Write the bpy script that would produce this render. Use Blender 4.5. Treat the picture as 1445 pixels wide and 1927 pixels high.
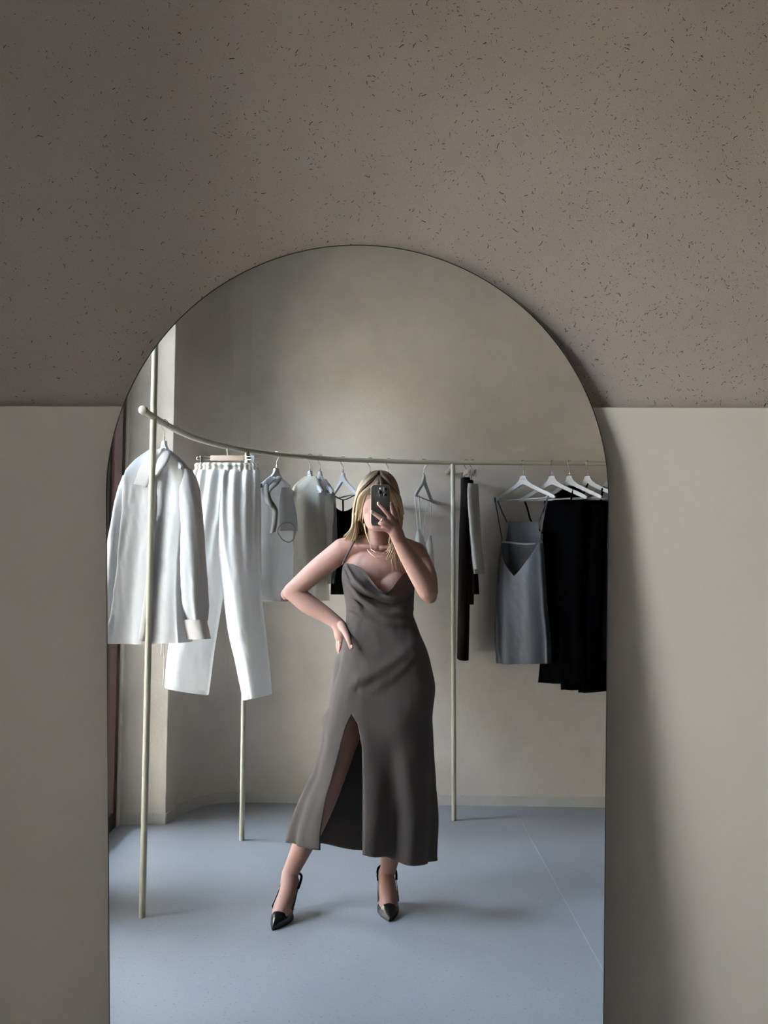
import bpy, bmesh, math, random
import numpy as np
from mathutils import Vector, Matrix

# ---------------------------------------------------------------- scene, camera, light
for o in list(bpy.data.objects):
    bpy.data.objects.remove(o, do_unlink=True)
SC = bpy.context.scene
COL = SC.collection
PI = math.pi
R_ = math.radians

CAM_Z = 1.632                      # the phone's lens height
PITCH = R_(7.05)                   # the phone is tipped a little down
cam_d = bpy.data.cameras.new('camera')
cam_d.sensor_fit = 'VERTICAL'
cam_d.sensor_height = 36.0
cam_d.lens = 36.0 * 1558.0 / 1927.0
cam_d.clip_start = 0.004
cam_d.clip_end = 100
cam = bpy.data.objects.new('camera', cam_d)
COL.objects.link(cam)
cam.location = (0, 0, CAM_Z)
cam.rotation_euler = (Matrix.Rotation(PI / 2 - PITCH, 4, 'X') @ Matrix.Rotation(0.0025, 4, 'Z')).to_euler()
SC.camera = cam

SC.view_settings.view_transform = 'Standard'
SC.view_settings.look = 'None'
SC.view_settings.gamma = 1.0
SC.view_settings.use_curve_mapping = False
SC.view_settings.exposure = 3.15

W = bpy.data.worlds.new('overcast_sky')
SC.world = W
W.use_nodes = True
wb = W.node_tree.nodes['Background']
wb.inputs[0].default_value = (0.78, 0.925, 1.17, 1)
wb.inputs[1].default_value = 9.0

# window openings in the left wall (y from, y to), floor to lintel
WIN_X = -1.39
WIN = [(-1.40, -0.50), (-0.20, 0.75)]
WIN_TOP = 2.95
for i, (a, b) in enumerate(WIN):   # sky portals: they only guide the sampling of the sky through the windows
    ld = bpy.data.lights.new('sky_portal', 'AREA')
    ld.shape = 'RECTANGLE'
    ld.size = WIN_TOP
    ld.size_y = b - a
    ld.cycles.is_portal = True
    lo = bpy.data.objects.new('sky_portal', ld)
    COL.objects.link(lo)
    lo.location = (WIN_X - 0.40, (a + b) / 2, WIN_TOP / 2)
    lo.rotation_euler = (0, -PI / 2, 0)

# ---------------------------------------------------------------- materials
def new_mat(name):
    m = bpy.data.materials.new(name)
    m.use_nodes = True
    nt = m.node_tree
    return m, nt, nt.nodes['Principled BSDF'], nt.nodes['Material Output']

def setc(p, c, rough, spec=0.4, metal=0.0):
    p.inputs['Base Color'].default_value = (*c, 1)
    p.inputs['Roughness'].default_value = rough
    p.inputs['Specular IOR Level'].default_value = spec
    p.inputs['Metallic'].default_value = metal

def plain(name, c, rough=0.5, spec=0.4, metal=0.0, bump=0.0, bscale=300):
    m, nt, p, out = new_mat(name)
    setc(p, c, rough, spec, metal)
    if bump:
        tc = nt.nodes.new('ShaderNodeTexCoord')
        n = nt.nodes.new('ShaderNodeTexNoise')
        n.inputs['Scale'].default_value = bscale
        b = nt.nodes.new('ShaderNodeBump')
        b.inputs['Strength'].default_value = bump
        b.inputs['Distance'].default_value = 0.002
        nt.links.new(tc.outputs['Object'], n.inputs['Vector'])
        nt.links.new(n.outputs['Fac'], b.inputs['Height'])
        nt.links.new(b.outputs['Normal'], p.inputs['Normal'])
    return m

def mottled(name, c1, c2, scale, rough, spec=0.3, bump=0.15, bscale=90, speck=None, sscale=300, sth=0.7):
    """plaster, concrete: two tones in clouds, fine relief, optional dark specks"""
    m, nt, p, out = new_mat(name)
    setc(p, c1, rough, spec)
    L = nt.links
    tc = nt.nodes.new('ShaderNodeTexCoord')
    n = nt.nodes.new('ShaderNodeTexNoise')
    n.inputs['Scale'].default_value = scale
    n.inputs['Detail'].default_value = 7
    n.inputs['Roughness'].default_value = 0.62
    L.new(tc.outputs['Object'], n.inputs['Vector'])
    rp = nt.nodes.new('ShaderNodeValToRGB')
    rp.color_ramp.elements[0].position = 0.32
    rp.color_ramp.elements[1].position = 0.68
    rp.color_ramp.elements[0].color = (*c1, 1)
    rp.color_ramp.elements[1].color = (*c2, 1)
    L.new(n.outputs['Fac'], rp.inputs['Fac'])
    last = rp.outputs['Color']
    if speck:
        n2 = nt.nodes.new('ShaderNodeTexNoise')
        n2.inputs['Scale'].default_value = sscale
        n2.inputs['Detail'].default_value = 2
        L.new(tc.outputs['Object'], n2.inputs['Vector'])
        mr = nt.nodes.new('ShaderNodeMapRange')
        mr.inputs['From Min'].default_value = sth
        mr.inputs['From Max'].default_value = sth + 0.06
        L.new(n2.outputs['Fac'], mr.inputs['Value'])
        mx = nt.nodes.new('ShaderNodeMix')
        mx.data_type = 'RGBA'
        L.new(mr.outputs['Result'], mx.inputs['Factor'])
        L.new(last, mx.inputs['A'])
        mx.inputs['B'].default_value = (*speck, 1)
        last = mx.outputs['Result']
    L.new(last, p.inputs['Base Color'])
    n3 = nt.nodes.new('ShaderNodeTexNoise')
    n3.inputs['Scale'].default_value = bscale
    n3.inputs['Detail'].default_value = 5
    L.new(tc.outputs['Object'], n3.inputs['Vector'])
    b = nt.nodes.new('ShaderNodeBump')
    b.inputs['Strength'].default_value = bump
    b.inputs['Distance'].default_value = 0.004
    L.new(n3.outputs['Fac'], b.inputs['Height'])
    L.new(b.outputs['Normal'], p.inputs['Normal'])
    return m

def fabric(name, c, trans=0.0, sheer=0.0, rough=0.75, weave=900, bump=0.25, sheen=0.0, c2=None, spec=0.2, slub=0.0):
    """woven cloth: weave relief, optional light passing through it (trans) and open weave (sheer)"""
    m, nt, p, out = new_mat(name)
    L = nt.links
    setc(p, c, rough, spec)
    if sheen:
        p.inputs['Sheen Weight'].default_value = sheen
    tc = nt.nodes.new('ShaderNodeTexCoord')
    w = nt.nodes.new('ShaderNodeTexWave')
    w.inputs['Scale'].default_value = weave
    w.inputs['Distortion'].default_value = 2.0
    w.wave_type = 'BANDS'
    w.bands_direction = 'DIAGONAL'
    L.new(tc.outputs['Object'], w.inputs['Vector'])
    n = nt.nodes.new('ShaderNodeTexNoise')
    n.inputs['Scale'].default_value = 60
    n.inputs['Detail'].default_value = 6
    mp = nt.nodes.new('ShaderNodeMapping')
    mp.inputs['Scale'].default_value = (1, 1, 0.25)
    L.new(tc.outputs['Object'], mp.inputs['Vector'])
    L.new(mp.outputs['Vector'], n.inputs['Vector'])
    ad = nt.nodes.new('ShaderNodeMath')
    ad.operation = 'ADD'
    L.new(w.outputs['Fac'], ad.inputs[0])
    L.new(n.outputs['Fac'], ad.inputs[1])
    b = nt.nodes.new('ShaderNodeBump')
    b.inputs['Strength'].default_value = bump
    b.inputs['Distance'].default_value = 0.0015
    L.new(ad.outputs[0], b.inputs['Height'])
    L.new(b.outputs['Normal'], p.inputs['Normal'])
    if c2:
        mx = nt.nodes.new('ShaderNodeMix')
        mx.data_type = 'RGBA'
        mx.inputs['A'].default_value = (*c, 1)
        mx.inputs['B'].default_value = (*c2, 1)
        L.new(n.outputs['Fac'], mx.inputs['Factor'])
        L.new(mx.outputs['Result'], p.inputs['Base Color'])
    last = p.outputs[0]
    if trans:
        t = nt.nodes.new('ShaderNodeBsdfTranslucent')
        t.inputs['Color'].default_value = (*c, 1)
        ms = nt.nodes.new('ShaderNodeMixShader')
        ms.inputs[0].default_value = trans
        L.new(last, ms.inputs[1])
        L.new(t.outputs[0], ms.inputs[2])
        last = ms.outputs[0]
    if sheer:
        t = nt.nodes.new('ShaderNodeBsdfTransparent')
        ms = nt.nodes.new('ShaderNodeMixShader')
        ms.inputs[0].default_value = sheer
        L.new(last, ms.inputs[1])
        L.new(t.outputs[0], ms.inputs[2])
        last = ms.outputs[0]
    L.new(last, out.inputs['Surface'])
    return m

M = {}
M['upper_plaster'] = mottled('straw_plaster', (0.305, 0.252, 0.214), (0.325, 0.270, 0.230), 4, 0.9, 0.15, 0.25, 420, speck=(0.17, 0.14, 0.118), sscale=420, sth=0.66)
M['panel'] = mottled('smooth_dado_plaster', (0.468, 0.412, 0.342), (0.492, 0.434, 0.361), 4, 0.75, 0.2, 0.05, 300)
M['wall'] = mottled('lime_plaster', (0.465, 0.42, 0.367), (0.545, 0.495, 0.435), 3.0, 0.85, 0.2, 0.25, 70, speck=(0.25, 0.23, 0.2), sscale=120, sth=0.74)
M['base'] = mottled('skirting_plaster', (0.41, 0.395, 0.365), (0.48, 0.465, 0.43), 8, 0.8, 0.2, 0.2, 120, speck=(0.24, 0.24, 0.22), sscale=110, sth=0.68)
M['floor'] = mottled('poured_floor', (0.232, 0.244, 0.266), (0.260, 0.273, 0.296), 2.2, 0.36, 0.45, 0.05, 60, speck=(0.165, 0.175, 0.19), sscale=95, sth=0.635)
M['seam'] = plain('floor_joint', (0.36, 0.37, 0.38), 0.6)
M['ceiling'] = plain('ceiling_paint', (0.30, 0.28, 0.25), 0.9, 0.1)
M['brown_frame'] = plain('brown_lacquer', (0.030, 0.013, 0.010), 0.45, 0.3)
M['rack'] = plain('cream_powder_coat', (0.40, 0.375, 0.295), 0.38, 0.5)
M['white_hanger'] = plain('white_lacquer', (0.42, 0.42, 0.42), 0.4, 0.4)
M['steel'] = plain('polished_steel', (0.62, 0.61, 0.59), 0.22, 0.5, 1.0)
M['wood'] = mottled('pale_beech', (0.52, 0.40, 0.31), (0.58, 0.45, 0.36), 14, 0.6, 0.3, 0.1, 200)
M['print'] = plain('grey_print', (0.10, 0.10, 0.11), 0.7)
M['fleck'] = plain('dark_straw', (0.028, 0.022, 0.018), 0.9, 0.1)
M['fleck2'] = plain('brown_straw', (0.040, 0.030, 0.024), 0.9, 0.1)
M['white_cloth'] = fabric('white_sheer_cotton', (0.52, 0.52, 0.52), 0.16, 0.06, 0.5, 700, 0.2, spec=0.4)
M['white_trouser'] = fabric('white_sheer_viscose', (0.76, 0.76, 0.76), 0.20, 0.16, 0.55, 700, 0.2, spec=0.3)
M['white_collar'] = fabric('white_cotton_double', (0.50, 0.475, 0.45), 0.12, 0.02, 0.6, 700, 0.25)
M['white_lining'] = fabric('white_lining', (0.60, 0.565, 0.485), 0.15, 0.0, 0.6, 600, 0.15)
M['white_voile'] = fabric('white_voile', (0.55, 0.55, 0.545), 0.25, 0.26, 0.6, 700, 0.2)
M['ruffle'] = fabric('shaded_white_voile', (0.36, 0.335, 0.305), 0.2, 0.10, 0.7, 700, 0.2)  # white voile darkened: shade on the ruffled collar is put into the colour
M['cream_voile'] = fabric('cream_voile', (0.44, 0.41, 0.35), 0.22, 0.42, 0.7, 700, 0.2)
M['grey_voile'] = fabric('grey_voile', (0.24, 0.225, 0.21), 0.2, 0.42, 0.7, 700, 0.2)
M['char_knit'] = fabric('charcoal_knit', (0.013, 0.011, 0.0105), 0.0, 0.0, 0.9, 300, 0.5, spec=0.05)
M['black_cloth'] = fabric('black_crepe', (0.0012, 0.0012, 0.0016), 0.0, 0.0, 0.85, 500, 0.2, spec=0.02)
M['brown_cloth'] = fabric('brown_black_satin', (0.0065, 0.0030, 0.0022), 0.0, 0.0, 0.6, 500, 0.2, spec=0.06)
M['slate_satin'] = fabric('slate_satin', (0.055, 0.058, 0.066), 0.0, 0.0, 0.45, 900, 0.08, spec=0.4)
M['ivory_cloth'] = fabric('ivory_cotton', (0.42, 0.40, 0.355), 0.15, 0.0, 0.8, 500, 0.25)
M['camisole_white'] = fabric('white_jersey', (0.72, 0.71, 0.68), 0.15, 0.0, 0.7, 500, 0.2)
M['dress'] = fabric('washed_taupe_linen', (0.058, 0.0485, 0.0435), 0.02, 0.0, 0.75, 1100, 0.22, c2=(0.072, 0.060, 0.054), spec=0.12)
M['shoe'] = plain('black_patent_leather', (0.005, 0.005, 0.006), 0.16, 0.6)
M['sole'] = plain('black_sole', (0.012, 0.011, 0.011), 0.6)
M['gold'] = plain('gold', (0.78, 0.56, 0.36), 0.25, 0.5, 1.0)
M['phone'] = plain('titanium_phone_back', (0.055, 0.053, 0.048), 0.32, 0.5, 0.2)
M['phone_rail'] = plain('titanium_phone_rail', (0.55, 0.53, 0.49), 0.3, 0.5, 0.9)
M['lens_ring'] = plain('lens_ring_steel', (0.07, 0.07, 0.068), 0.3, 0.5, 0.6)
M['phone_bump'] = plain('camera_plateau', (0.12, 0.118, 0.11), 0.2, 0.5, 0.3)
M['lens'] = plain('lens_glass', (0.004, 0.004, 0.006), 0.06, 0.7)
M['screen'] = plain('phone_screen', (0.01, 0.01, 0.012), 0.1, 0.6)
M['nail'] = plain('nail', (0.62, 0.40, 0.37), 0.3, 0.5)
M['lip'] = plain('lip', (0.42, 0.17, 0.15), 0.45, 0.4)
M['eye'] = plain('eye_white', (0.75, 0.73, 0.70), 0.2, 0.5)
M['iris'] = plain('iris', (0.09, 0.11, 0.12), 0.2, 0.5)
M['brow'] = plain('brow', (0.12, 0.08, 0.05), 0.8)
M['street'] = mottled('street_paving', (0.36, 0.29, 0.21), (0.42, 0.34, 0.25), 1.5, 0.9, 0.2, 0.2, 30)
M['facade'] = mottled('far_facade', (0.28, 0.22, 0.155), (0.32, 0.255, 0.18), 1.0, 0.9, 0.2, 0.2, 20)
M['edge'] = plain('mirror_edge', (0.035, 0.037, 0.036), 0.25, 0.5)
M['edge_core'] = plain('mirror_cut_glass', (0.10, 0.12, 0.115), 0.15, 0.6)
M['backing'] = plain('mirror_backing', (0.05, 0.045, 0.04), 0.8)

m, nt, p, out = new_mat('silvered_mirror')
g = nt.nodes.new('ShaderNodeBsdfGlossy')
g.inputs['Color'].default_value = (0.93, 0.94, 0.935, 1)
g.inputs['Roughness'].default_value = 0.0
nt.links.new(g.outputs[0], out.inputs['Surface'])
M['mirror'] = m

m, nt, p, out = new_mat('window_glass')
tr = nt.nodes.new('ShaderNodeBsdfTransparent')
tr.inputs['Color'].default_value = (0.93, 0.95, 0.95, 1)
gl = nt.nodes.new('ShaderNodeBsdfGlossy')
gl.inputs['Roughness'].default_value = 0.01
fr = nt.nodes.new('ShaderNodeFresnel')
fr.inputs['IOR'].default_value = 1.45
ms = nt.nodes.new('ShaderNodeMixShader')
nt.links.new(fr.outputs[0], ms.inputs[0])
nt.links.new(tr.outputs[0], ms.inputs[1])
nt.links.new(gl.outputs[0], ms.inputs[2])
nt.links.new(ms.outputs[0], out.inputs['Surface'])
M['glass'] = m

m, nt, p, out = new_mat('skin')
setc(p, (0.40, 0.24, 0.19), 0.6, 0.25)
p.inputs['Subsurface Weight'].default_value = 0.18
p.inputs['Subsurface Radius'].default_value = (0.9, 0.35, 0.2)
p.inputs['Subsurface Scale'].default_value = 0.008
tc = nt.nodes.new('ShaderNodeTexCoord')
n = nt.nodes.new('ShaderNodeTexNoise')
n.inputs['Scale'].default_value = 14
n.inputs['Detail'].default_value = 4
nt.links.new(tc.outputs['Object'], n.inputs['Vector'])
mx = nt.nodes.new('ShaderNodeMix')
mx.data_type = 'RGBA'
mx.inputs['A'].default_value = (0.32, 0.185, 0.148, 1)
mx.inputs['B'].default_value = (0.285, 0.158, 0.127, 1)
nt.links.new(n.outputs['Fac'], mx.inputs['Factor'])
nt.links.new(mx.outputs['Result'], p.inputs['Base Color'])
M['skin'] = m

m, nt, p, out = new_mat('hair')
setc(p, (0.3, 0.2, 0.1), 0.55, 0.18)
at = nt.nodes.new('ShaderNodeAttribute')
at.attribute_name = 'tone'
nt.links.new(at.outputs['Color'], p.inputs['Base Color'])
M['hair'] = m

# ---------------------------------------------------------------- helpers
def link(o, parent=None):
    COL.objects.link(o)
    if parent is not None:
        o.parent = parent
        o.matrix_parent_inverse = parent.matrix_world.inverted() if False else Matrix.Identity(4)
    return o

def tag(o, label=None, cat=None, group=None, kind=None):
    if label: o['label'] = label
    if cat: o['category'] = cat
    if group: o['group'] = group
    if kind: o['kind'] = kind
    return o

def empty(name, loc=(0, 0, 0), rz=0.0):
    o = bpy.data.objects.new(name, None)
    o.empty_display_size = 0.05
    o.location = loc
    o.rotation_euler = (0, 0, rz)
    COL.objects.link(o)
    return o

class MB:
    """collects geometry; points are in world metres, build() moves them into the parent's frame"""
    def __init__(s):
        s.v = []; s.f = []; s.c = []
    def add(s, vs, fs):
        k = len(s.v)
        s.v += [tuple(v) for v in vs]
        s.f += [tuple(i + k for i in f) for f in fs]
    def box(s, lo, hi, bev=0.0):
        (a, b, c), (d, e, f) = lo, hi
        vs = [(a, b, c), (d, b, c), (d, e, c), (a, e, c), (a, b, f), (d, b, f), (d, e, f), (a, e, f)]
        s.add(vs, [(0, 3, 2, 1), (4, 5, 6, 7), (0, 1, 5, 4), (1, 2, 6, 5), (2, 3, 7, 6), (3, 0, 4, 7)])
    def tube(s, pts, rad, seg=12, cap=True, flat=None):
        """tube along points; rad scalar or list; flat = (axis vector, factor) squeezes the section along an axis"""
        P = [Vector(p) for p in pts]
        n = len(P)
        rr = rad if hasattr(rad, '__len__') else [rad] * n
        t0 = (P[1] - P[0]).normalized()
        up = Vector((0, 0, 1)) if abs(t0.z) < 0.9 else Vector((0, 1, 0))
        if flat: up = Vector(flat[0])
        N = (up - t0 * up.dot(t0)).normalized()
        k = len(s.v)
        for i in range(n):
            if i == 0: t = P[1] - P[0]
            elif i == n - 1: t = P[-1] - P[-2]
            else: t = P[i + 1] - P[i - 1]
            t.normalize()
            if flat: N = Vector(flat[0])
            N = (N - t * N.dot(t))
            if N.length < 1e-6: N = Vector((1, 0, 0)) - t * t.x
            N.normalize()
            B = t.cross(N)
            fx = flat[1] if flat else 1.0
            for j in range(seg):
                a = 2 * PI * j / seg
                s.v.append(tuple(P[i] + (N * math.cos(a) * fx + B * math.sin(a)) * rr[i]))
        for i in range(n - 1):
            for j in range(seg):
                j2 = (j + 1) % seg
                s.f.append((k + i * seg + j, k + i * seg + j2, k + (i + 1) * seg + j2, k + (i + 1) * seg + j))
        if cap:
            s.f.append(tuple(k + j for j in range(seg))[::-1])
            s.f.append(tuple(k + (n - 1) * seg + j for j in range(seg)))
    def ball(s, c, r, seg=16, rings=10, rot=None):
        rx, ry, rz = r if hasattr(r, '__len__') else (r, r, r)
        k = len(s.v)
        vs = []
        for i in range(rings + 1):
            th = PI * i / rings
            for j in range(seg):
                a = 2 * PI * j / seg
                q = Vector((rx * math.sin(th) * math.cos(a), ry * math.sin(th) * math.sin(a), rz * math.cos(th)))
                if rot is not None: q = rot @ q
                vs.append((c[0] + q.x, c[1] + q.y, c[2] + q.z))
        fs = []
        for i in range(rings):
            for j in range(seg):
                j2 = (j + 1) % seg
                fs.append((i * seg + j, (i + 1) * seg + j, (i + 1) * seg + j2, i * seg + j2))
        s.add(vs, fs)
    def grid(s, P, closed=False):
        """P[i][j] grid of points"""
        n, mm = len(P), len(P[0])
        k = len(s.v)
        for r in P: s.v += [tuple(q) for q in r]
        for i in range(n - 1):
            for j in range(mm if closed else mm - 1):
                j2 = (j + 1) % mm
                s.f.append((k + i * mm + j, k + i * mm + j2, k + (i + 1) * mm + j2, k + (i + 1) * mm + j))
    def prism(s, poly, z0, z1):
        """vertical prism over a plan polygon"""
        n = len(poly)
        vs = [(x, y, z0) for x, y in poly] + [(x, y, z1) for x, y in poly]
        fs = [tuple(range(n))[::-1], tuple(range(n, 2 * n))]
        fs += [(i, (i + 1) % n, n + (i + 1) % n, n + i) for i in range(n)]
        s.add(vs, fs)
    def build(s, name, mat, parent=None, smooth=True, bevel=0.0, solid=0.0, clean=True, sub=0, weld=1e-6):
        me = bpy.data.meshes.new(name)
        off = Matrix.Identity(4)
        if parent is not None:
            q = parent
            mats = []
            while q is not None:
                mats.append(Matrix.LocRotScale(q.location, q.rotation_euler, q.scale)); q = q.parent
            for x in mats: off = x @ off
            off = off.inverted()
        me.from_pydata([tuple(off @ Vector(v)) for v in s.v] if parent is not None else s.v, [], s.f)
        bm = bmesh.new(); bm.from_mesh(me)
        if clean:
            bmesh.ops.remove_doubles(bm, verts=bm.verts, dist=weld)
            bmesh.ops.dissolve_degenerate(bm, dist=1e-7, edges=bm.edges)
        bmesh.ops.recalc_face_normals(bm, faces=bm.faces)
        bm.to_mesh(me); bm.free()
        if smooth:
            me.polygons.foreach_set('use_smooth', [True] * len(me.polygons))
        me.materials.append(M[mat] if isinstance(mat, str) else mat)
        o = bpy.data.objects.new(name, me)
        link(o, parent)
        if bevel:
            b = o.modifiers.new('bevel', 'BEVEL'); b.width = bevel; b.segments = 2; b.limit_method = 'ANGLE'; b.angle_limit = R_(40)
        if solid:
            b = o.modifiers.new('solid', 'SOLIDIFY'); b.thickness = solid; b.offset = 0
        if sub:
            b = o.modifiers.new('sub', 'SUBSURF'); b.levels = sub; b.render_levels = sub
        return o

def spline(pts, n):
    """Catmull-Rom through points"""
    P = [np.array(p, float) for p in pts]
    P = [2 * P[0] - P[1]] + P + [2 * P[-1] - P[-2]]
    out = []
    m = len(P) - 3
    for k in range(n):
        t = k / (n - 1) * m
        i = min(int(t), m - 1); u = t - i
        a, b, c, d = P[i:i + 4]
        out.append(0.5 * ((2 * b) + (c - a) * u + (2 * a - 5 * b + 4 * c - d) * u * u + (3 * b - a - 3 * c + d) * u ** 3))
    return out

def sm(x, a, b):
    t = min(1, max(0, (x - a) / (b - a)))
    return t * t * (3 - 2 * t)

def loft(rows, nrow=40, seg=72, folds=(), power=0.75, seed=0, sag=0.0):
    """hanging tube of cloth: rows = [(left point, right point, half depth)], folds = [(count, amp at top, amp at hem, phase, drift)]"""
    flat = [tuple(r[0]) + tuple(r[1]) + (r[2],) for r in rows]
    S = spline(flat, nrow)
    P = []
    for i, r in enumerate(S):
        v = i / (nrow - 1)
        L = Vector(r[0:3]); Rr = Vector(r[3:6]); b = max(0.002, r[6])
        c = (L + Rr) / 2; d = (Rr - L); a = d.length / 2
        dx = d.normalized(); nn = Vector((-dx.y, dx.x, 0))
        if nn.length < 1e-5: nn = Vector((0, 1, 0))
        nn.normalize()
        row = []
        for j in range(seg):
            th = 2 * PI * j / seg
            ca, sa = math.cos(th), math.sin(th)
            x = a * math.copysign(abs(ca) ** 0.9, ca)
            y = b * math.copysign(abs(sa) ** power, sa)
            f = 0.0
            for (k, a0, a1, ph, dr) in folds:
                f += (a0 + (a1 - a0) * v) * math.sin(k * th + ph + dr * v + 0.6 * math.sin(2 * th + seed))
            sgn = 1 if sa >= 0 else -1
            y += sgn * f * (abs(sa) ** 0.4)
            q = c + dx * x + nn * y
            q.z += sag * math.sin(3 * th + seed) * v
            row.append(q)
        P.append(row)
    return P

def cloth(name, rows, mat, parent, **kw):
    mb = MB(); mb.grid(loft(rows, **kw), closed=True)
    return mb.build(name, mat, parent)

# ---------------------------------------------------------------- the room
CEIL = 3.75
X1 = 5.6
YF = 1.572                         # face of the upper front wall
def struct(name, label): 
    o = empty(name); tag(o, label, None, None, 'structure'); return o

fl = struct('floor', 'smooth blue-grey poured floor with one fine joint line')
mb = MB(); mb.box((-1.80, -2.25, -0.10), (0.738, 1.60, 0)); mb.build('floor_slab', 'floor', fl, smooth=False)
mb = MB(); mb.box((0.7425, -2.25, -0.10), (X1 + .1, 1.60, 0)); mb.build('floor_slab', 'floor', fl, smooth=False)
mb = MB(); mb.box((0.738, -2.25, -0.10), (0.7425, 1.60, -0.0004)); mb.build('joint_strip', 'seam', fl, smooth=False)

# back wall with the pier beside the window and the rounded inner corner
def back_line(x): return -1.836 + 0.042 * x
arc = [(-1.39, -1.445), (-1.152, -1.445), (-1.148, -1.449)]
arc += [tuple(p) for p in spline([(-1.146, -1.47), (-1.132, -1.56), (-1.098, -1.67), (-1.035, -1.785), (-0.93, -1.855), (-0.80, back_line(-0.80))], 26)]
front = arc + [(X1, back_line(X1))]
mb = MB(); mb.prism(front[::-1] + [(-1.39, -2.25), (X1, -2.25)], 0, CEIL)
wb_ = tag(mb.build('wall_back', 'wall', None, smooth=False), 'pale lime plastered back wall rounding into a pier beside the window', None, None, 'structure')
def offs(line, d):
    o = []
    for i, p in enumerate(line):
        a = Vector(line[max(0, i - 1)]); b = Vector(line[min(len(line) - 1, i + 1)])
        t = (b - a).normalized(); n = Vector((-t.y, t.x))
        o.append((p[0] + n.x * d, p[1] + n.y * d))
    return o
sk = offs(front, 0.004)
mb = MB()
mb.grid([[(x, y, z) for x, y in sk] for z in (0.0, 0.054, 0.0565)] + [[(x, y, 0.0565) for x, y in front]])
tag(mb.build('baseboard_back', 'base', None, smooth=False), 'low pale plaster skirting band along the back wall', None, None, 'structure')

# left wall with two floor-to-lintel windows
mb = MB()
TH = 0.34
mb.box((WIN_X - TH, -2.25, 0), (WIN_X, WIN[0][0], CEIL))
mb.box((WIN_X - TH, WIN[0][1], 0), (WIN_X, WIN[1][0], CEIL))
mb.box((WIN_X - TH, WIN[1][1], 0), (WIN_X, YF + 0.2, CEIL))
mb.box((WIN_X - TH, WIN[0][0], WIN_TOP), (WIN_X, WIN[0][1], CEIL))
mb.box((WIN_X - TH, WIN[1][0], WIN_TOP), (WIN_X, WIN[1][1], CEIL))
tag(mb.build('wall_left', 'wall', None, smooth=False), 'plastered window wall with two tall openings', None, None, 'structure')
for i, (a, b) in enumerate(WIN):
    w = empty('window_%d' % (i + 1), (WIN_X, (a + b) / 2, 0))
    tag(w, ['tall brown framed window beside the plaster pier', 'tall brown framed window nearest the arched mirror'][i], None, None, 'structure')
    xa, xb = WIN_X - 0.075, WIN_X - 0.006
    for (lo, hi, nm) in [((xa, a, 0), (xb, a + 0.045, WIN_TOP), 'jamb'), ((xa, b - 0.07, 0), (xb, b, WIN_TOP), 'jamb'),
                         ((xa, a + 0.045, 0), (xb, b - 0.07, 0.085), 'bottom_rail'), ((xa, a + 0.045, WIN_TOP - 0.07), (xb, b - 0.07, WIN_TOP), 'head_rail')]:
        mb = MB(); mb.box(lo, hi); mb.build(nm, 'brown_frame', w, smooth=False, bevel=0.004)
    mb = MB(); mb.box((xa + .03, a + 0.043, 0.083), (xa + .036, b - 0.068, WIN_TOP - 0.068)); mb.build('pane', 'glass', w, smooth=False)

mb = MB(); mb.box((X1, -2.25, 0), (X1 + 0.1, YF + .2, CEIL))
tag(mb.build('wall_right', 'wall', None, smooth=False), 'plain plastered wall far from the windows', None, None, 'structure')
mb = MB(); mb.box((WIN_X - TH, -2.25, CEIL), (X1 + 0.1, YF + .2, CEIL + 0.1))
tag(mb.build('ceiling', 'ceiling', None, smooth=False), 'plain pale ceiling', None, None, 'structure')

# front wall: speckled plaster above, a smooth panel standing proud below
LEDGE = 1.637
mb = MB(); mb.box((WIN_X, YF, 0), (X1, YF + 0.2, CEIL))
wf = tag(mb.build('wall_front', 'upper_plaster', None, smooth=False), 'dark taupe plaster wall flecked with chopped straw above the mirror', None, None, 'structure')
mb = MB(); mb.box((WIN_X, YF - 0.020, 0), (X1, YF, LEDGE))
tag(mb.build('wall_front_lower', 'panel', None, smooth=False, bevel=0.0015), 'smooth greige lower wall panel standing proud behind the leaning mirror', None, None, 'structure')
rng = random.Random(4)
for nm, mt, N, lmin, lmax, wmin, wmax in (('straw_flecks', 'fleck', 3600, .0028, .0105, .0006, .0013), ('straw_flecks', 'fleck2', 30000, .0018, .0062, .0005, .0011)):
    mb = MB()
    n = 0
    while n < N:
        x = rng.uniform(WIN_X, 2.3); z = rng.uniform(LEDGE + .004, CEIL)
        dens = 0.35 + 0.65 * sm(x, -0.7, 0.7)
        if rng.random() > dens: continue
        n += 1
        l = lmin + (lmax - lmin) * rng.random() ** 2.2
        w_ = rng.uniform(wmin, wmax)
        a = rng.gauss(0.35, 0.75) if rng.random() < .6 else rng.uniform(0, PI)
        ca, sa = math.cos(a), math.sin(a)
        bend = rng.uniform(-.15, .15) * l
        q = []
        for (u, v) in ((-l / 2, -w_ / 2), (0, -w_ / 2 + bend), (l / 2, -w_ / 2), (l / 2, w_ / 2), (0, w_ / 2 + bend), (-l / 2, w_ / 2)):
            q.append((x + u * ca - v * sa, z + u * sa + v * ca))
        d = 0.0003
        vs = [(X, YF - d, Z) for X, Z in q] + ([] if N > 9000 else [(X, YF + .0005, Z) for X, Z in q])
        mb.add(vs, [(0, 1, 4, 5), (1, 2, 3, 4)] if N > 9000 else [(0, 1, 4, 5), (1, 2, 3, 4)] + [(i, (i + 1) % 6, 6 + (i + 1) % 6, 6 + i) for i in range(6)])
    o = mb.build(nm, mt, wf, smooth=False, clean=False)
    o['kind'] = 'stuff'

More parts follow.
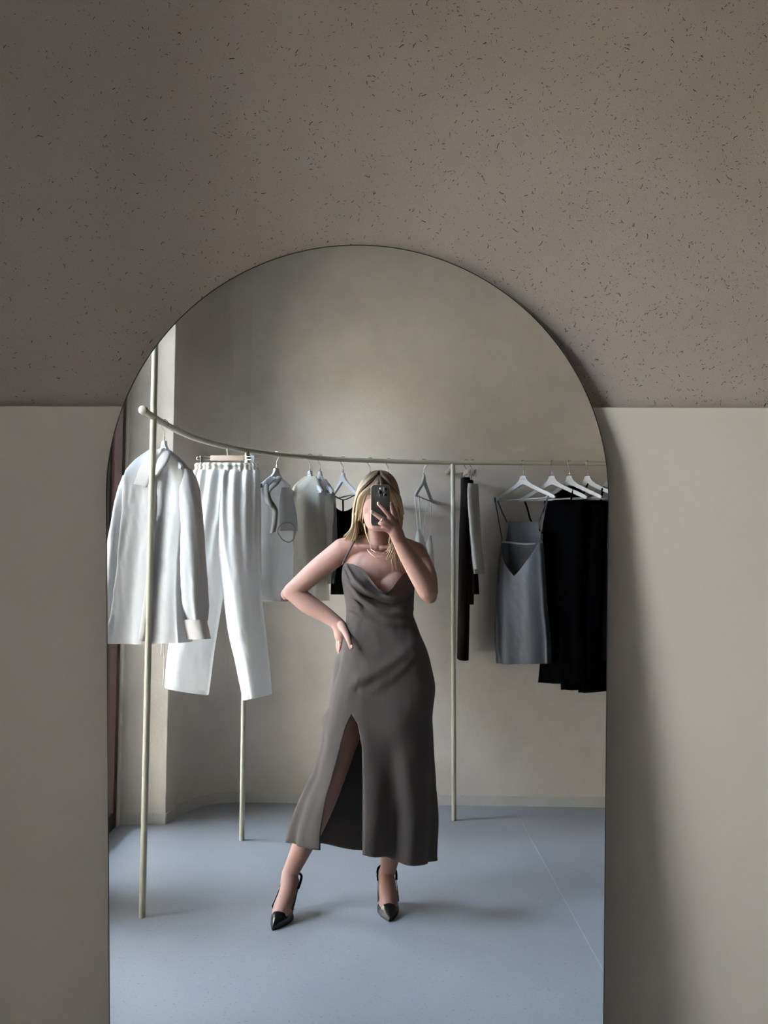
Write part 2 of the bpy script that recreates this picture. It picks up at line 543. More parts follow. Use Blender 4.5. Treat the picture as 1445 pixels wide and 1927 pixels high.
# outside: street and the building across it
mb = MB(); mb.box((-16, -14, -0.22), (WIN_X - TH, 14, -0.12))
tag(mb.build('ground', 'street', None, smooth=False), 'grey street paving outside the windows', None, None, 'structure')
mb = MB(); mb.box((-9.2, -14, -0.12), (-8.4, 14, 5.2))
for k in range(7):
    pass
tag(mb.build('exterior_wall', 'facade', None, smooth=False), 'dull facade across the street', None, None, 'structure')

# ---------------------------------------------------------------- mirror
TH_M = R_(5.58)
MTOP, MCX, MR = 1.931, -0.049, 0.4632
MY0 = 1.561 - MTOP * math.tan(TH_M)     # where the glass meets the floor
mir = empty('arched_mirror', (MCX, MY0, 0))
mir.rotation_euler = (-TH_M, 0, 0.0)
tag(mir, 'tall frameless arched mirror with thin dark edge leaning against the wall', 'mirror')
SL = MTOP / math.cos(TH_M)
def arch(r, n=96, s0=0.0, w=None):
    w = r if w is None else w
    zc = SL - MR
    pts = [(-w, s0)]
    pts += [(-r * math.cos(PI * i / n), zc + r * math.sin(PI * i / n)) for i in range(n + 1)]
    pts += [(w, s0)]
    return pts
A = Matrix.Translation(mir.location) @ mir.rotation_euler.to_matrix().to_4x4()
def plate(mb, outline, y0, y1):
    n = len(outline)
    vs = [A @ Vector((x, y0, z)) for x, z in outline] + [A @ Vector((x, y1, z)) for x, z in outline]
    mb.add(vs, [tuple(range(n)), tuple(range(n, 2 * n))[::-1]] + [(i, (i + 1) % n, n + (i + 1) % n, n + i) for i in range(n)])
mb = MB(); o1 = arch(MR - 0.0018, s0=0.0025); n = len(o1)
mb.add([A @ Vector((x, 0, z)) for x, z in o1], [tuple(range(n))])
mb.build('mirror_glass', 'mirror', mir, smooth=False)
mb = MB(); oo = arch(MR + 0.0002, s0=0.0)
ii = arch(MR - 0.0018, s0=0.0025); n = len(oo)
ring = [A @ Vector((x, 0, z)) for x, z in ii], [A @ Vector((x, 0.0006, z)) for x, z in oo], [A @ Vector((x, 0.005, z)) for x, z in oo]
mb.grid([list(r) for r in ring], closed=True)
mb.build('polished_edge', 'edge', mir, smooth=False)
mb = MB(); plate(mb, arch(MR - 0.004, s0=0.004), 0.0048, 0.0095)
mb.build('backing_board', 'backing', mir, smooth=False)

# ---------------------------------------------------------------- garment rack
RZ = 1.955
RAIL = [(-.931, -.128), (-.931, -.30), (-.920, -.53), (-.892, -.76), (-.837, -.95), (-.779, -1.08), (-.705, -1.20), (-.571, -1.33), (-.411, -1.437), (-.243, -1.525), (.053, -1.600), (.356, -1.640), (.80, -1.655), (1.26, -1.667), (2.0, -1.69), (2.45, -1.70)]
rail_pts = spline([(x, y, RZ) for x, y in RAIL], 140)
def rail_at(xpos=None, ypos=None):
    k = min(range(len(rail_pts)), key=lambda i: abs(rail_pts[i][0] - xpos) if xpos is not None else abs(rail_pts[i][1] - ypos))
    k2 = min(k + 1, len(rail_pts) - 1); k1 = max(0, k - 1)
    t = rail_pts[k2] - rail_pts[k1]
    return Vector(rail_pts[k]), math.atan2(t[1], t[0])
rack = empty('clothes_rack', (-.931, -.271, 0))
tag(rack, 'cream tubular clothes rack with a curved rail on slim posts', 'clothes rack')
TR = 0.0128
mb = MB(); mb.tube([tuple(p) for p in rail_pts], 0.0132, 16); mb.build('rail', 'rack', rack)
mb = MB(); mb.tube([(-.931, -.118, RZ), (-.931, -.121, RZ), (-.931, -.136, RZ), (-.931, -.139, RZ)], [.0135, .0172, .0172, .0135], 24); mb.build('end_cap', 'rack', rack)
for (x, y, top) in ((-.931, -.271, CEIL), (-.703, -1.190, RZ - .006), (.381, -1.53, 1.932), (2.05, -1.58, 1.932)):
    mb = MB(); mb.tube([(x, y, 0.0), (x, y, 0.002), (x, y, top - .004), (x, y, top)], [TR - .001, TR, TR, TR - .003], 18); mb.build('post', 'rack', rack)
for x in (.381, 2.05):
    yb = back_line(x)
    mb = MB(); mb.tube([(x - .004, -1.53 if x < 1 else -1.58, 1.920), (x - .006, yb + .006, 1.920)], 0.0095, 14); mb.build('wall_bracket', 'rack', rack)
    mb = MB(); mb.tube([(x - .006, yb + .012, 1.920), (x - .006, yb + .010, 1.920), (x - .006, yb + .0005, 1.920)], [.014, .017, .017], 20); mb.build('wall_flange', 'rack', rack)

# ---------------------------------------------------------------- hangers
def hanger_body(parent_loc, rz):
    T = Matrix.Translation(parent_loc) @ Matrix.Rotation(rz, 4, 'Z')
    half = [(0.0, -.072), (.013, -.0725), (.0185, -.076), (.021, -.088), (.031, -.103), (.055, -.122), (.105, -.148), (.16, -.174), (.198, -.193), (.211, -.203), (.2135, -.211), (.209, -.217), (.198, -.2165), (.188, -.2095), (.12, -.178), (.055, -.147), (.02, -.130), (0, -.1245)]
    up = half[:11]; dn = half[11:]
    outl = [(x, z) for x, z in half] + [(-x, z) for x, z in half[1:-1][::-1]]
    n = len(outl)
    mb = MB()
    for y in (-.0065, .0065): pass
    # strips between upper and lower edges so that the solid stays clean
    U = [(0, -.072), (.0185, -.076), (.021, -.088), (.031, -.103), (.055, -.122), (.105, -.148), (.16, -.174), (.198, -.193), (.211, -.204)]
    D = [(0, -.1245), (.008, -.1262), (.015, -.129), (.026, -.134), (.05, -.146), (.10, -.170), (.15, -.193), (.188, -.2115), (.206, -.2155)]
    def side(sgn, y):
        return [T @ Vector((sgn * x, y, z)) for x, z in U], [T @ Vector((sgn * x, y, z)) for x, z in D]
    for sgn in (-1, 1):
        u0, d0 = side(sgn, -.006); u1, d1 = side(sgn, .006)
        mb.grid([u0, d0, d1, u1, u0])
        k = len(mb.v)
        mb.add([u0[-1], d0[-1], d1[-1], u1[-1]], [(0, 1, 2, 3)])
    return mb, T

def hook(mb, T, drop=-.074):
    pts = []
    for i in range(15):
        a = R_(-28 + 208 * i / 14)
        pts.append(T @ Vector((0.0, -math.cos(a) * .0165, math.sin(a) * .0165)))
    pts = pts[::-1]
    pts = pts[::-1] 
    # opening side first, then down the shank
    tail = [T @ Vector((0, .0150, -.012)), T @ Vector((0, .008, -.026)), T @ Vector((0, .001, -.036)), T @ Vector((0, 0, -.045)), T @ Vector((0, 0, drop))]
    mb.tube([tuple(p) for p in pts + tail], 0.0016, 8)

def add_hanger(xpos, ypos, rz, label, prt=True):
    loc = Vector((xpos, ypos, RZ + .0005))
    h = empty('clothes_hanger', loc, rz)
    tag(h, label, 'hanger', 'white hangers on the rail')
    mb, T = hanger_body(loc, rz)
    mb.build('shoulder_arms', 'white_hanger', h, smooth=False, bevel=0.002)
    mb = MB(); hook(mb, T); mb.build('hook', 'steel', h)
    mb = MB(); mb.tube([tuple(T @ Vector((0, 0, z))) for z in (-.056, -.058, -.074)], [.0025, .0032, .0032], 10); mb.build('collar', 'steel', h)
    mb = MB(); mb.tube([tuple(T @ Vector((x, 0, -.2085))) for x in (-.196, .196)], .0042, 10); mb.build('cross_bar', 'white_hanger', h)
    if prt:
        mb = MB()
        for sgn in (-1, 1):
            r = random.Random(3)
            x = -.013
            while x < .013:
                w_ = r.choice((.0012, .0016, .0020)); hh = r.choice((.0030, .0034, .0040))
                a = [T @ Vector((xx * sgn, sgn * .00635, zz)) for xx, zz in ((x, -.0955), (x + w_, -.0955), (x + w_, -.0955 + hh), (x, -.0955 + hh))]
                mb.add(a, [(0, 1, 2, 3)])
                x += w_ + .0009
        mb.build('print', 'print', h, smooth=False)
    return h, T

def clip_hanger(xpos, ypos, rz, label, half=.155, wood=.085):
    loc = Vector((xpos, ypos, RZ + .0005))
    h = empty('clip_hanger', loc, rz)
    tag(h, label, 'hanger', 'clip hangers on the rail')
    T = Matrix.Translation(loc) @ Matrix.Rotation(rz, 4, 'Z')
    mb = MB(); hook(mb, T, -.046); mb.build('hook', 'steel', h)
    mb = MB()
    vs = [T @ Vector((sx * wood, sy * .007, z)) for z in (-.044, -.071) for sx, sy in ((-1, -1), (1, -1), (1, 1), (-1, 1))]
    mb.add(vs, [(0, 1, 2, 3), (7, 6, 5, 4)] + [(i, (i + 1) % 4, 4 + (i + 1) % 4, 4 + i) for i in range(4)])
    mb.build('wooden_bar', 'wood', h, smooth=False, bevel=.0025)
    for sgn in (-1, 1):
        pts = [(wood - .01, -.050), (half - .006, -.050), (half, -.0515), (half + .002, -.057), (half, -.0635), (half - .006, -.065), (wood - .01, -.065)]
        mb = MB(); mb.tube([tuple(T @ Vector((sgn * x, 0, z))) for x, z in pts], .0017, 8); mb.build('wire_loop', 'steel', h)
        xc = sgn * (half - .027)
        mb = MB()
        for y0, y1 in ((-.0075, -.0055), (.0055, .0075)):
            vs = [T @ Vector((xc + dx, y, z)) for z in (-.046, -.090) for dx, y in ((-.009, y0), (.009, y0), (.009, y1), (-.009, y1))]
            mb.add(vs, [(0, 1, 2, 3), (7, 6, 5, 4)] + [(i, (i + 1) % 4, 4 + (i + 1) % 4, 4 + i) for i in range(4)])
        mb.tube([tuple(T @ Vector((xc + dx, 0, -.050))) for dx in (-.011, .011)], .0065, 12)
        mb.build('clip', 'steel' if sgn < 0 else 'white_hanger', h, smooth=False, bevel=.0008)
    return h, T

# ---------------------------------------------------------------- garments on the rail
from mathutils import noise
def loft2(rows, nrow=44, seg=80, folds=(), power=0.75, seed=0, top=None, hem=None, span=None, wr=.0022):
    """like loft, rows sampled continuously; top(th) / hem(th) shift where a column starts and ends (0..1)"""
    flat = [tuple(r[0]) + tuple(r[1]) + (r[2],) for r in rows]
    NS = 400
    S = spline(flat, NS)
    zs = np.array([q[2] + q[5] for q in S]); zs = (zs[0] - zs) / (zs[0] - zs[-1]); zs = np.maximum.accumulate(zs)
    P = []
    ths = [2 * PI * j / seg for j in range(seg)] if span is None else [span[0] + (span[1] - span[0]) * j / (seg - 1) for j in range(seg)]
    for i in range(nrow):
        row = []
        for th in ths:
            t0 = top(th) if top else 0.0
            t1 = hem(th) if hem else 1.0
            v = t0 + (t1 - t0) * i / (nrow - 1)
            fi = float(np.interp(min(max(v, 0), 1), zs, np.arange(NS)))
            k = min(int(fi), NS - 2)
            r = S[k] + (S[k + 1] - S[k]) * (fi - k)
            if v > 1: r = r + (S[-1] - S[-8]) / 7 * (v - 1) * (NS - 1)
            L = Vector(r[0:3]); Rr = Vector(r[3:6]); b = max(0.002, r[6])
            c = (L + Rr) / 2; d = Rr - L; a = d.length / 2
            dx = d.normalized(); nn = Vector((-dx.y, dx.x, 0)); nn.normalize()
            ca, sa = math.cos(th), math.sin(th)
            x = a * math.copysign(abs(ca) ** 0.92, ca)
            y = b * math.copysign(abs(sa) ** power, sa)
            f = 0.0
            for (kk, a0, a1, ph, dr) in folds:
                f += (max(0, a0 + (a1 - a0) * v) if a1 < 0 else a0 + (a1 - a0) * v) * math.sin(kk * th + ph + dr * v + 0.7 * math.sin(2 * th + seed))
            y += (1 if sa >= 0 else -1) * f * abs(sa) ** 0.4
            if wr:
                q0 = c + dx * x
                y += (1 if sa >= 0 else -1) * abs(sa) ** .5 * wr * (noise.noise((q0.x * 26 + seed * 9, (7 if sa >= 0 else 31) + seed, q0.z * 9)) + .6 * noise.noise((q0.x * 60 + q0.z * 30, 3 + seed, q0.z * 34)))
            pt = c + dx * x + nn * y
            pt.y = max(pt.y, back_line(pt.x) + .010)
            row.append(pt)
        P.append(row)
    return P

def cloth2(name, rows, mat, parent, solid=0.0, **kw):
    mb = MB(); mb.grid(loft2(rows, **kw), closed=kw.get('span') is None)
    return mb.build(name, mat, parent, solid=solid)

def ribbon(name, A_, B_, mat, parent, n=20, m=5, bulge=0.004, solid=0.0012, out=(0, 1, 0)):
    a = spline(A_, n); b = spline(B_, n)
    ov = np.array(out, float)
    P = [[a[i] * (1 - j / (m - 1)) + b[i] * (j / (m - 1)) + ov * bulge * math.sin(PI * j / (m - 1)) for j in range(m)] for i in range(n)]
    mb = MB(); mb.grid(P)
    return mb.build(name, mat, parent, solid=solid)

def strap(name, pts, r, mat, parent, n=16, flat=((0, 1, 0), 0.35)):
    mb = MB(); mb.tube([tuple(p) for p in spline(pts, n)], r, 8, flat=flat)
    return mb.build(name, mat, parent)

# 1 white shirt
HS = (-0.9247, -0.3915, 1.955)
add_hanger(-.926, -.42, R_(55), 'white hanger carrying the long-sleeved white shirt by the front post')
g = empty('shirt', (-.926, -.42, 1.22)); tag(g, 'white long-sleeved cotton shirt hanging open-collared behind the front post', 'shirt')
cloth2('shirt_body', [((-1.01, -0.56, 1.8634), (-0.8756, -0.28, 1.8221), 0.03), ((-1.0559, -0.56, 1.8283), (-0.8365, -0.28, 1.7896), 0.045), ((-1.0993, -0.56, 1.7887), (-0.8038, -0.28, 1.7528), 0.055), ((-1.1217, -0.56, 1.7443), (-0.7925, -0.28, 1.7119), 0.06), ((-1.1166, -0.56, 1.6047), (-0.7928, -0.28, 1.5832), 0.075), ((-1.113, -0.56, 1.4197), (-0.8009, -0.28, 1.4126), 0.085), ((-1.1208, -0.56, 1.2361), (-0.8026, -0.28, 1.2433), 0.095), ((-1.1346, -0.56, 1.1221), (-0.7968, -0.28, 1.1381), 0.1), ((-1.1487, -0.56, 1.029), (-0.7913, -0.28, 1.0522), 0.105)], 'white_cloth', g, wr=.005, nrow=70, seg=120, folds=[(6, .002, .015, .4, .5), (11, .0008, .006, 1.2, -.6), (3, .003, .012, 2.0, .3)], seed=1.3)
cloth2('sleeve', [((-0.8204, -0.34, 1.7538), (-0.7885, -0.27, 1.7451), 0.02), ((-0.8217, -0.34, 1.6925), (-0.7684, -0.27, 1.685), 0.04), ((-0.8267, -0.34, 1.5877), (-0.7457, -0.27, 1.5823), 0.045), ((-0.8328, -0.34, 1.4205), (-0.7265, -0.27, 1.4186), 0.05), ((-0.8327, -0.34, 1.2696), (-0.714, -0.27, 1.2707), 0.052), ((-0.8207, -0.34, 1.188), (-0.7087, -0.27, 1.1909), 0.05), ((-0.8048, -0.34, 1.1345), (-0.7101, -0.27, 1.1385), 0.035)], 'white_cloth', g, seg=64, nrow=60, wr=.004, folds=[(5, .001, .007, 1.0, 2.0), (9, .0, .004, .2, 1.)], seed=.4)
cloth2('cuff', [((-0.8001, -0.32, 1.1421), (-0.7102, -0.27, 1.1448), 0.036), ((-0.7932, -0.32, 1.1081), (-0.7035, -0.27, 1.1113), 0.036), ((-0.7776, -0.32, 1.0635), (-0.6934, -0.27, 1.0674), 0.036)], 'white_collar', g, seg=40, nrow=8)
cloth2('sleeve', [((-1.1413, -0.6, 1.756), (-1.0917, -0.5, 1.7444), 0.02), ((-1.1515, -0.6, 1.6783), (-1.0925, -0.5, 1.6688), 0.035), ((-1.1702, -0.6, 1.5609), (-1.0925, -0.5, 1.5546), 0.045), ((-1.192, -0.6, 1.3743), (-1.0935, -0.5, 1.3731), 0.05), ((-1.206, -0.6, 1.2653), (-1.0982, -0.5, 1.267), 0.05), ((-1.2087, -0.6, 1.1775), (-1.1145, -0.5, 1.1817), 0.045), ((-1.2049, -0.6, 1.1084), (-1.1267, -0.5, 1.1145), 0.032)], 'white_cloth', g, seg=64, nrow=60, wr=.004, folds=[(5, .001, .007, .3, 2.0)], seed=2.4)
cloth2('cuff', [((-1.2073, -0.6, 1.113), (-1.1245, -0.5, 1.119), 0.034), ((-1.2065, -0.6, 1.0739), (-1.126, -0.5, 1.081), 0.034), ((-1.2078, -0.6, 1.028), (-1.1274, -0.5, 1.0363), 0.034)], 'white_collar', g, seg=40, nrow=8)
ribbon('collar', [(-0.8953, -0.305, 1.8345), (-0.8727, -0.285, 1.825), (-0.857, -0.275, 1.8127)] + [(-0.8649, -0.235, 1.758), (-0.8965, -0.245, 1.7146)], [(-0.9173, -0.315, 1.8208), (-0.9109, -0.285, 1.7991), (-0.9094, -0.265, 1.7791)] + [(-0.9097, -0.245, 1.7466), (-0.9113, -0.245, 1.7168)], 'white_collar', g, bulge=.008, solid=.002)
ribbon('collar', [(-0.9598, -0.365, 1.8414), (-0.9791, -0.365, 1.8171), (-1.011, -0.365, 1.7552), (-1.0287, -0.355, 1.6924)], [(-0.9409, -0.345, 1.8296), (-0.9313, -0.305, 1.7889), (-0.9332, -0.285, 1.7236), (-0.9587, -0.295, 1.6708)], 'white_collar', g, bulge=.012, solid=.002)
ribbon('collar_band', [(-0.9954, -0.46, 1.8419), (-0.9667, -0.47, 1.857), (-0.9172, -0.42, 1.8494)], [(-0.9875, -0.45, 1.8086), (-0.9631, -0.46, 1.8054), (-0.9199, -0.4, 1.7972)], 'white_collar', g, bulge=-.01, solid=.002)
ribbon('placket', [(-0.9369, -0.315, 1.7053), (-0.9376, -0.292, 1.4987), (-0.9496, -0.28, 1.2859), (-0.97, -0.27, 1.0597)], [(-0.9253, -0.312, 1.705), (-0.9215, -0.288, 1.4984), (-0.9291, -0.275, 1.2859), (-0.9453, -0.265, 1.058)], 'white_collar', g, n=24, bulge=.003, solid=.0015)
for (x, y, yy) in ((291, 935, -.298), (288, 1000, -.282), (283, 1065, -.270)) if False else ():
    pass
for c in [(-0.9251, -0.3, 1.6388), (-0.9255, -0.285, 1.5303), (-0.9281, -0.278, 1.4235), (-0.9344, -0.27, 1.3071)]:
    mb = MB(); mb.ball(c, (.0055, .0022, .0055), 12, 6); mb.build('button', 'white_hanger', g)

# 2 white trousers on a clip hanger
clip_hanger(-0.782, -1.0719, R_(3), 'pale wooden clip hanger holding the white gathered trousers', half=.155, wood=.085)
g = empty('trousers', (-0.7684, -1.07, 0.7547)); tag(g, 'white sheer gathered-waist trousers clipped by the waistband', 'trousers')
def rowsx(L): return L
cloth2('waistband', [((-0.9411, -1.075, 1.8742), (-0.6295, -1.07, 1.8727), 0.02), ((-0.9489, -1.075, 1.8635), (-0.6215, -1.07, 1.862), 0.028), ((-0.946, -1.075, 1.8501), (-0.624, -1.07, 1.8487), 0.026), ((-0.9537, -1.075, 1.8288), (-0.6185, -1.07, 1.8273), 0.034)], 'white_lining', g, nrow=18, seg=260, folds=[(34, .0022, .0030, 0, .6), (21, .0015, .002, 1.0, -.4)])
cloth2('trouser_leg', [((-0.9512, -1.075, 1.8368), (-0.7326, -1.07, 1.8356), 0.036), ((-0.9585, -1.075, 1.7888), (-0.7321, -1.07, 1.7877), 0.055), ((-0.9696, -1.075, 1.6425), (-0.7465, -1.07, 1.6416), 0.068), ((-0.9858, -1.075, 1.4838), (-0.7685, -1.07, 1.4831), 0.072), ((-1.0164, -1.075, 1.2396), (-0.7921, -1.07, 1.2391), 0.07), ((-1.0566, -1.075, 0.9637), (-0.8307, -1.07, 0.9636), 0.06), ((-1.0731, -1.075, 0.7753), (-0.8566, -1.07, 0.7369), 0.055)], 'white_trouser', g, seg=120, nrow=70, wr=.0028, folds=[(13, .007, -.007, 0, .3), (3, .001, .010, 1, .8), (5, .0, .003, .3, -1.)], seed=.8)
cloth2('trouser_leg', [((-0.8556, -1.075, 1.8365), (-0.6186, -1.07, 1.8353), 0.036), ((-0.8603, -1.075, 1.7885), (-0.6155, -1.07, 1.7874), 0.055), ((-0.8585, -1.075, 1.6422), (-0.6117, -1.07, 1.6412), 0.072), ((-0.8461, -1.075, 1.4914), (-0.6105, -1.07, 1.4906), 0.078), ((-0.7957, -1.075, 1.239), (-0.6032, -1.07, 1.2387), 0.07), ((-0.7646, -1.075, 1.0382), (-0.5806, -1.07, 1.0381), 0.06), ((-0.7263, -1.075, 0.8827), (-0.5612, -1.07, 0.8829), 0.056), ((-0.6882, -1.075, 0.7126), (-0.5471, -1.07, 0.7413), 0.054)], 'white_trouser', g, seg=120, nrow=70, wr=.0028, folds=[(13, .007, -.007, .7, .3), (3, .001, .010, 2.2, .9), (5, .0, .003, .9, -1.)], seed=2.1)
cloth2('lining', [((-0.9352, -1.075, 1.8367), (-0.6318, -1.07, 1.8354), 0.026), ((-0.942, -1.075, 1.7488), (-0.6311, -1.07, 1.7475), 0.042), ((-0.9481, -1.075, 1.6159), (-0.6273, -1.07, 1.6148), 0.052), ((-0.9541, -1.075, 1.4837), (-0.6262, -1.07, 1.4827), 0.056)], 'white_lining', g, seg=120, folds=[(9, .003, .004, .4, .3)], seed=.3)
for L in ([(-1.0734, -1.075, 0.7907), (-0.8568, -1.07, 0.7523), (-1.0717, -1.075, 0.7701), (-0.8566, -1.07, 0.733)], [(-0.6909, -1.075, 0.7306), (-0.5486, -1.07, 0.7592), (-0.6881, -1.075, 0.7088), (-0.5471, -1.07, 0.7374)]):
    cloth2('hem_band', [(L[0], L[1], .056), (L[2], L[3], .056)], 'white_trouser', g, nrow=4, seg=60, folds=[(3, .008, .008, 1.8, 0)], seed=.8)
for P in ([(-1.064, -1.0, 1.0291), (-1.0627, -1.0, 0.9553), (-1.0566, -1.0, 0.8918), (-1.0599, -1.0, 0.7855)], [(-1.0717, -1.0, 1.0292), (-1.0709, -1.0, 0.9808), (-1.0725, -1.0, 0.9274)]):
    strap('drawstring', P, .003, 'white_collar', g)

# 3 ruffled blouse
RB = (-0.5724, -1.3411, 1.955)
add_hanger(RB[0], RB[1], R_(-66), 'white hanger under the ruffled white blouse')
g = empty('blouse', (-0.5867, -1.32, 1.1856)); tag(g, 'sheer white blouse with a ruffled tie collar and one open sleeve end', 'blouse')
cloth2('blouse_body', [((-0.5887, -1.2, 1.8208), (-0.5606, -1.48, 1.8527), 0.012), ((-0.6158, -1.2, 1.7934), (-0.5342, -1.48, 1.8233), 0.025), ((-0.6305, -1.2, 1.7495), (-0.5193, -1.48, 1.7765), 0.045), ((-0.6306, -1.2, 1.5963), (-0.5242, -1.48, 1.6132), 0.07), ((-0.6266, -1.2, 1.433), (-0.5377, -1.48, 1.4392), 0.085), ((-0.6228, -1.2, 1.2977), (-0.5484, -1.48, 1.2949), 0.085), ((-0.6192, -1.2, 1.1871), (-0.5649, -1.48, 1.1771), 0.085)], 'white_voile', g, folds=[(5, .002, .016, .5, .6), (9, .001, .008, 1.4, -.4)], seed=.5, wr=.005)
cloth2('sleeve', [((-0.5246, -1.26, 1.7718), (-0.5062, -1.34, 1.7798), 0.02), ((-0.5351, -1.26, 1.6829), (-0.4859, -1.34, 1.6892), 0.035), ((-0.5429, -1.26, 1.5998), (-0.4686, -1.34, 1.6045), 0.04), ((-0.548, -1.26, 1.5445), (-0.4655, -1.34, 1.5481), 0.04)], 'white_voile', g, seg=44, nrow=16, folds=[(4, .001, .006, .5, .6)])
mb = MB(); mb.tube([tuple(p) for p in spline([(-0.5456, -1.22, 1.5316), (-0.543, -1.22, 1.559), (-0.5143, -1.23, 1.5841), (-0.4798, -1.24, 1.5819), (-0.4576, -1.24, 1.5543), (-0.4607, -1.22, 1.5095), (-0.4841, -1.21, 1.4846), (-0.5168, -1.21, 1.4956), (-0.5456, -1.22, 1.5316)], 40)], .0026, 8, cap=False); mb.build('sleeve_edge', 'ruffle', g)
ribbon('tie_collar', [(-0.5581, -1.28, 1.8327), (-0.5885, -1.22, 1.7899), (-0.6139, -1.19, 1.7375), (-0.6025, -1.17, 1.6812), (-0.5697, -1.17, 1.6431), (-0.5705, -1.16, 1.5667), (-0.5783, -1.16, 1.5235)], [(-0.5329, -1.28, 1.8242), (-0.5433, -1.21, 1.7833), (-0.5758, -1.17, 1.741), (-0.5701, -1.15, 1.7011), (-0.5374, -1.15, 1.647), (-0.5384, -1.14, 1.579), (-0.5474, -1.15, 1.5338)], 'ruffle', g, n=30, bulge=.012)
ribbon('ruffle', [(-0.619, -1.24, 1.806), (-0.6295, -1.22, 1.768), (-0.6123, -1.18, 1.7093), (-0.582, -1.16, 1.6614)], [(-0.5984, -1.25, 1.821), (-0.5924, -1.19, 1.7676), (-0.581, -1.15, 1.7174), (-0.5551, -1.14, 1.6679)], 'ruffle', g, n=30, bulge=.018)
cloth2('hem_band', [((-0.6324, -1.28, 1.2063), (-0.5522, -1.4, 1.2024), 0.086), ((-0.6308, -1.28, 1.1816), (-0.5549, -1.4, 1.1771), 0.086)], 'white_collar', g, nrow=4, folds=[(5, .014, .014, 1.1, 0)], seed=.5)

# 4 cream voile top, 5 grey voile top
RB = (-0.4027, -1.437, 1.955)
add_hanger(RB[0], RB[1], R_(67), 'white hanger under the cream voile top')
g = empty('voile_top', (-0.4076, -1.43, 1.1813)); tag(g, 'sheer cream voile top between the ruffled blouse and the grey top', 'top')
cloth2('top_body', [((-0.437, -1.56, 1.8645), (-0.3591, -1.3, 1.8345), 0.01), ((-0.4755, -1.56, 1.8318), (-0.3395, -1.3, 1.8035), 0.022), ((-0.5019, -1.56, 1.7783), (-0.3253, -1.3, 1.7529), 0.04), ((-0.5039, -1.56, 1.6032), (-0.3221, -1.3, 1.5877), 0.06), ((-0.4909, -1.56, 1.382), (-0.3243, -1.3, 1.379), 0.075), ((-0.4664, -1.56, 1.174), (-0.3265, -1.3, 1.1829), 0.08)], 'cream_voile', g, folds=[(5, .002, .012, .9, .7), (8, .001, .005, .2, -.5)], seed=1.9)
RB = (-0.3503, -1.4698, 1.955)
add_hanger(RB[0], RB[1], R_(67), 'white hanger under the grey voile top')
g = empty('voile_top', (-0.3445, -1.46, 1.2716)); tag(g, 'sheer warm-grey voile top hanging beside the dark knit tank', 'top')
cloth2('top_body', [((-0.3734, -1.58, 1.8517), (-0.3116, -1.34, 1.8247), 0.01), ((-0.403, -1.58, 1.8218), (-0.2918, -1.34, 1.7963), 0.02), ((-0.4266, -1.58, 1.7621), (-0.2691, -1.34, 1.7396), 0.036), ((-0.4289, -1.58, 1.5893), (-0.2659, -1.34, 1.5758), 0.05), ((-0.3985, -1.58, 1.4115), (-0.274, -1.34, 1.4073), 0.055), ((-0.3685, -1.58, 1.267), (-0.2934, -1.34, 1.2704), 0.05)], 'grey_voile', g, folds=[(5, .002, .010, .1, .7), (8, .001, .006, .9, -.5)], seed=.9)

# 6 dark knit tank
RB = (-0.2284, -1.5371, 1.955)
add_hanger(RB[0], RB[1], R_(66), 'white hanger with the dark knit tank on its bar, left of her hair')
g = empty('knit_tank', (-0.217, -1.5, 1.2101)); tag(g, 'dark charcoal knit tank top with thin halter straps', 'top')
def tank_top(th):
    return 0.10 * max(0, math.sin(th)) ** .6 + (0.16 if math.sin(th) < 0 else 0)
cloth2('tank_body', [((-0.276, -1.55, 1.7056), (-0.1635, -1.46, 1.6981), 0.012), ((-0.2773, -1.55, 1.6316), (-0.1606, -1.46, 1.6255), 0.026), ((-0.2786, -1.55, 1.5284), (-0.1577, -1.46, 1.5243), 0.036), ((-0.2813, -1.55, 1.3814), (-0.1548, -1.46, 1.3802), 0.04), ((-0.2839, -1.55, 1.2089), (-0.1548, -1.46, 1.2111), 0.042)], 'char_knit', g, folds=[(22, .0018, .0018, 0, 0)], seed=0, seg=140, top=lambda th: .075 * abs(math.sin(th)))
strap('shoulder_strap', [(-0.3129, -1.57, 1.7847), (-0.2908, -1.55, 1.7412), (-0.2689, -1.53, 1.6951)], .0035, 'char_knit', g)
strap('shoulder_strap', [(-0.1342, -1.45, 1.7552), (-0.149, -1.46, 1.7271), (-0.1638, -1.47, 1.6901)], .0035, 'char_knit', g)
strap('neck_strap', [(-0.3129, -1.57, 1.7847), (-0.2843, -1.54, 1.761), (-0.2258, -1.49, 1.7269), (-0.1689, -1.45, 1.7437), (-0.14, -1.45, 1.7581)], .003, 'char_knit', g)
strap('halter_stem', [(-0.2258, -1.49, 1.7269), (-0.224, -1.485, 1.6973), (-0.2237, -1.48, 1.659)], .0045, 'char_knit', g)

# 7 two hangers behind her head
for x, w in ((697, 'left'), (730, 'right')):
    pass
RB = (-0.0782, -1.5731, 1.955)
add_hanger(RB[0], RB[1], R_(97), 'empty white hanger seen edge-on behind the crown of her head, nearer the dark tank')
RB = (0.0247, -1.5975, 1.955)
add_hanger(RB[0], RB[1], R_(97), 'empty white hanger seen edge-on behind the crown of her head, nearer the white camisole')

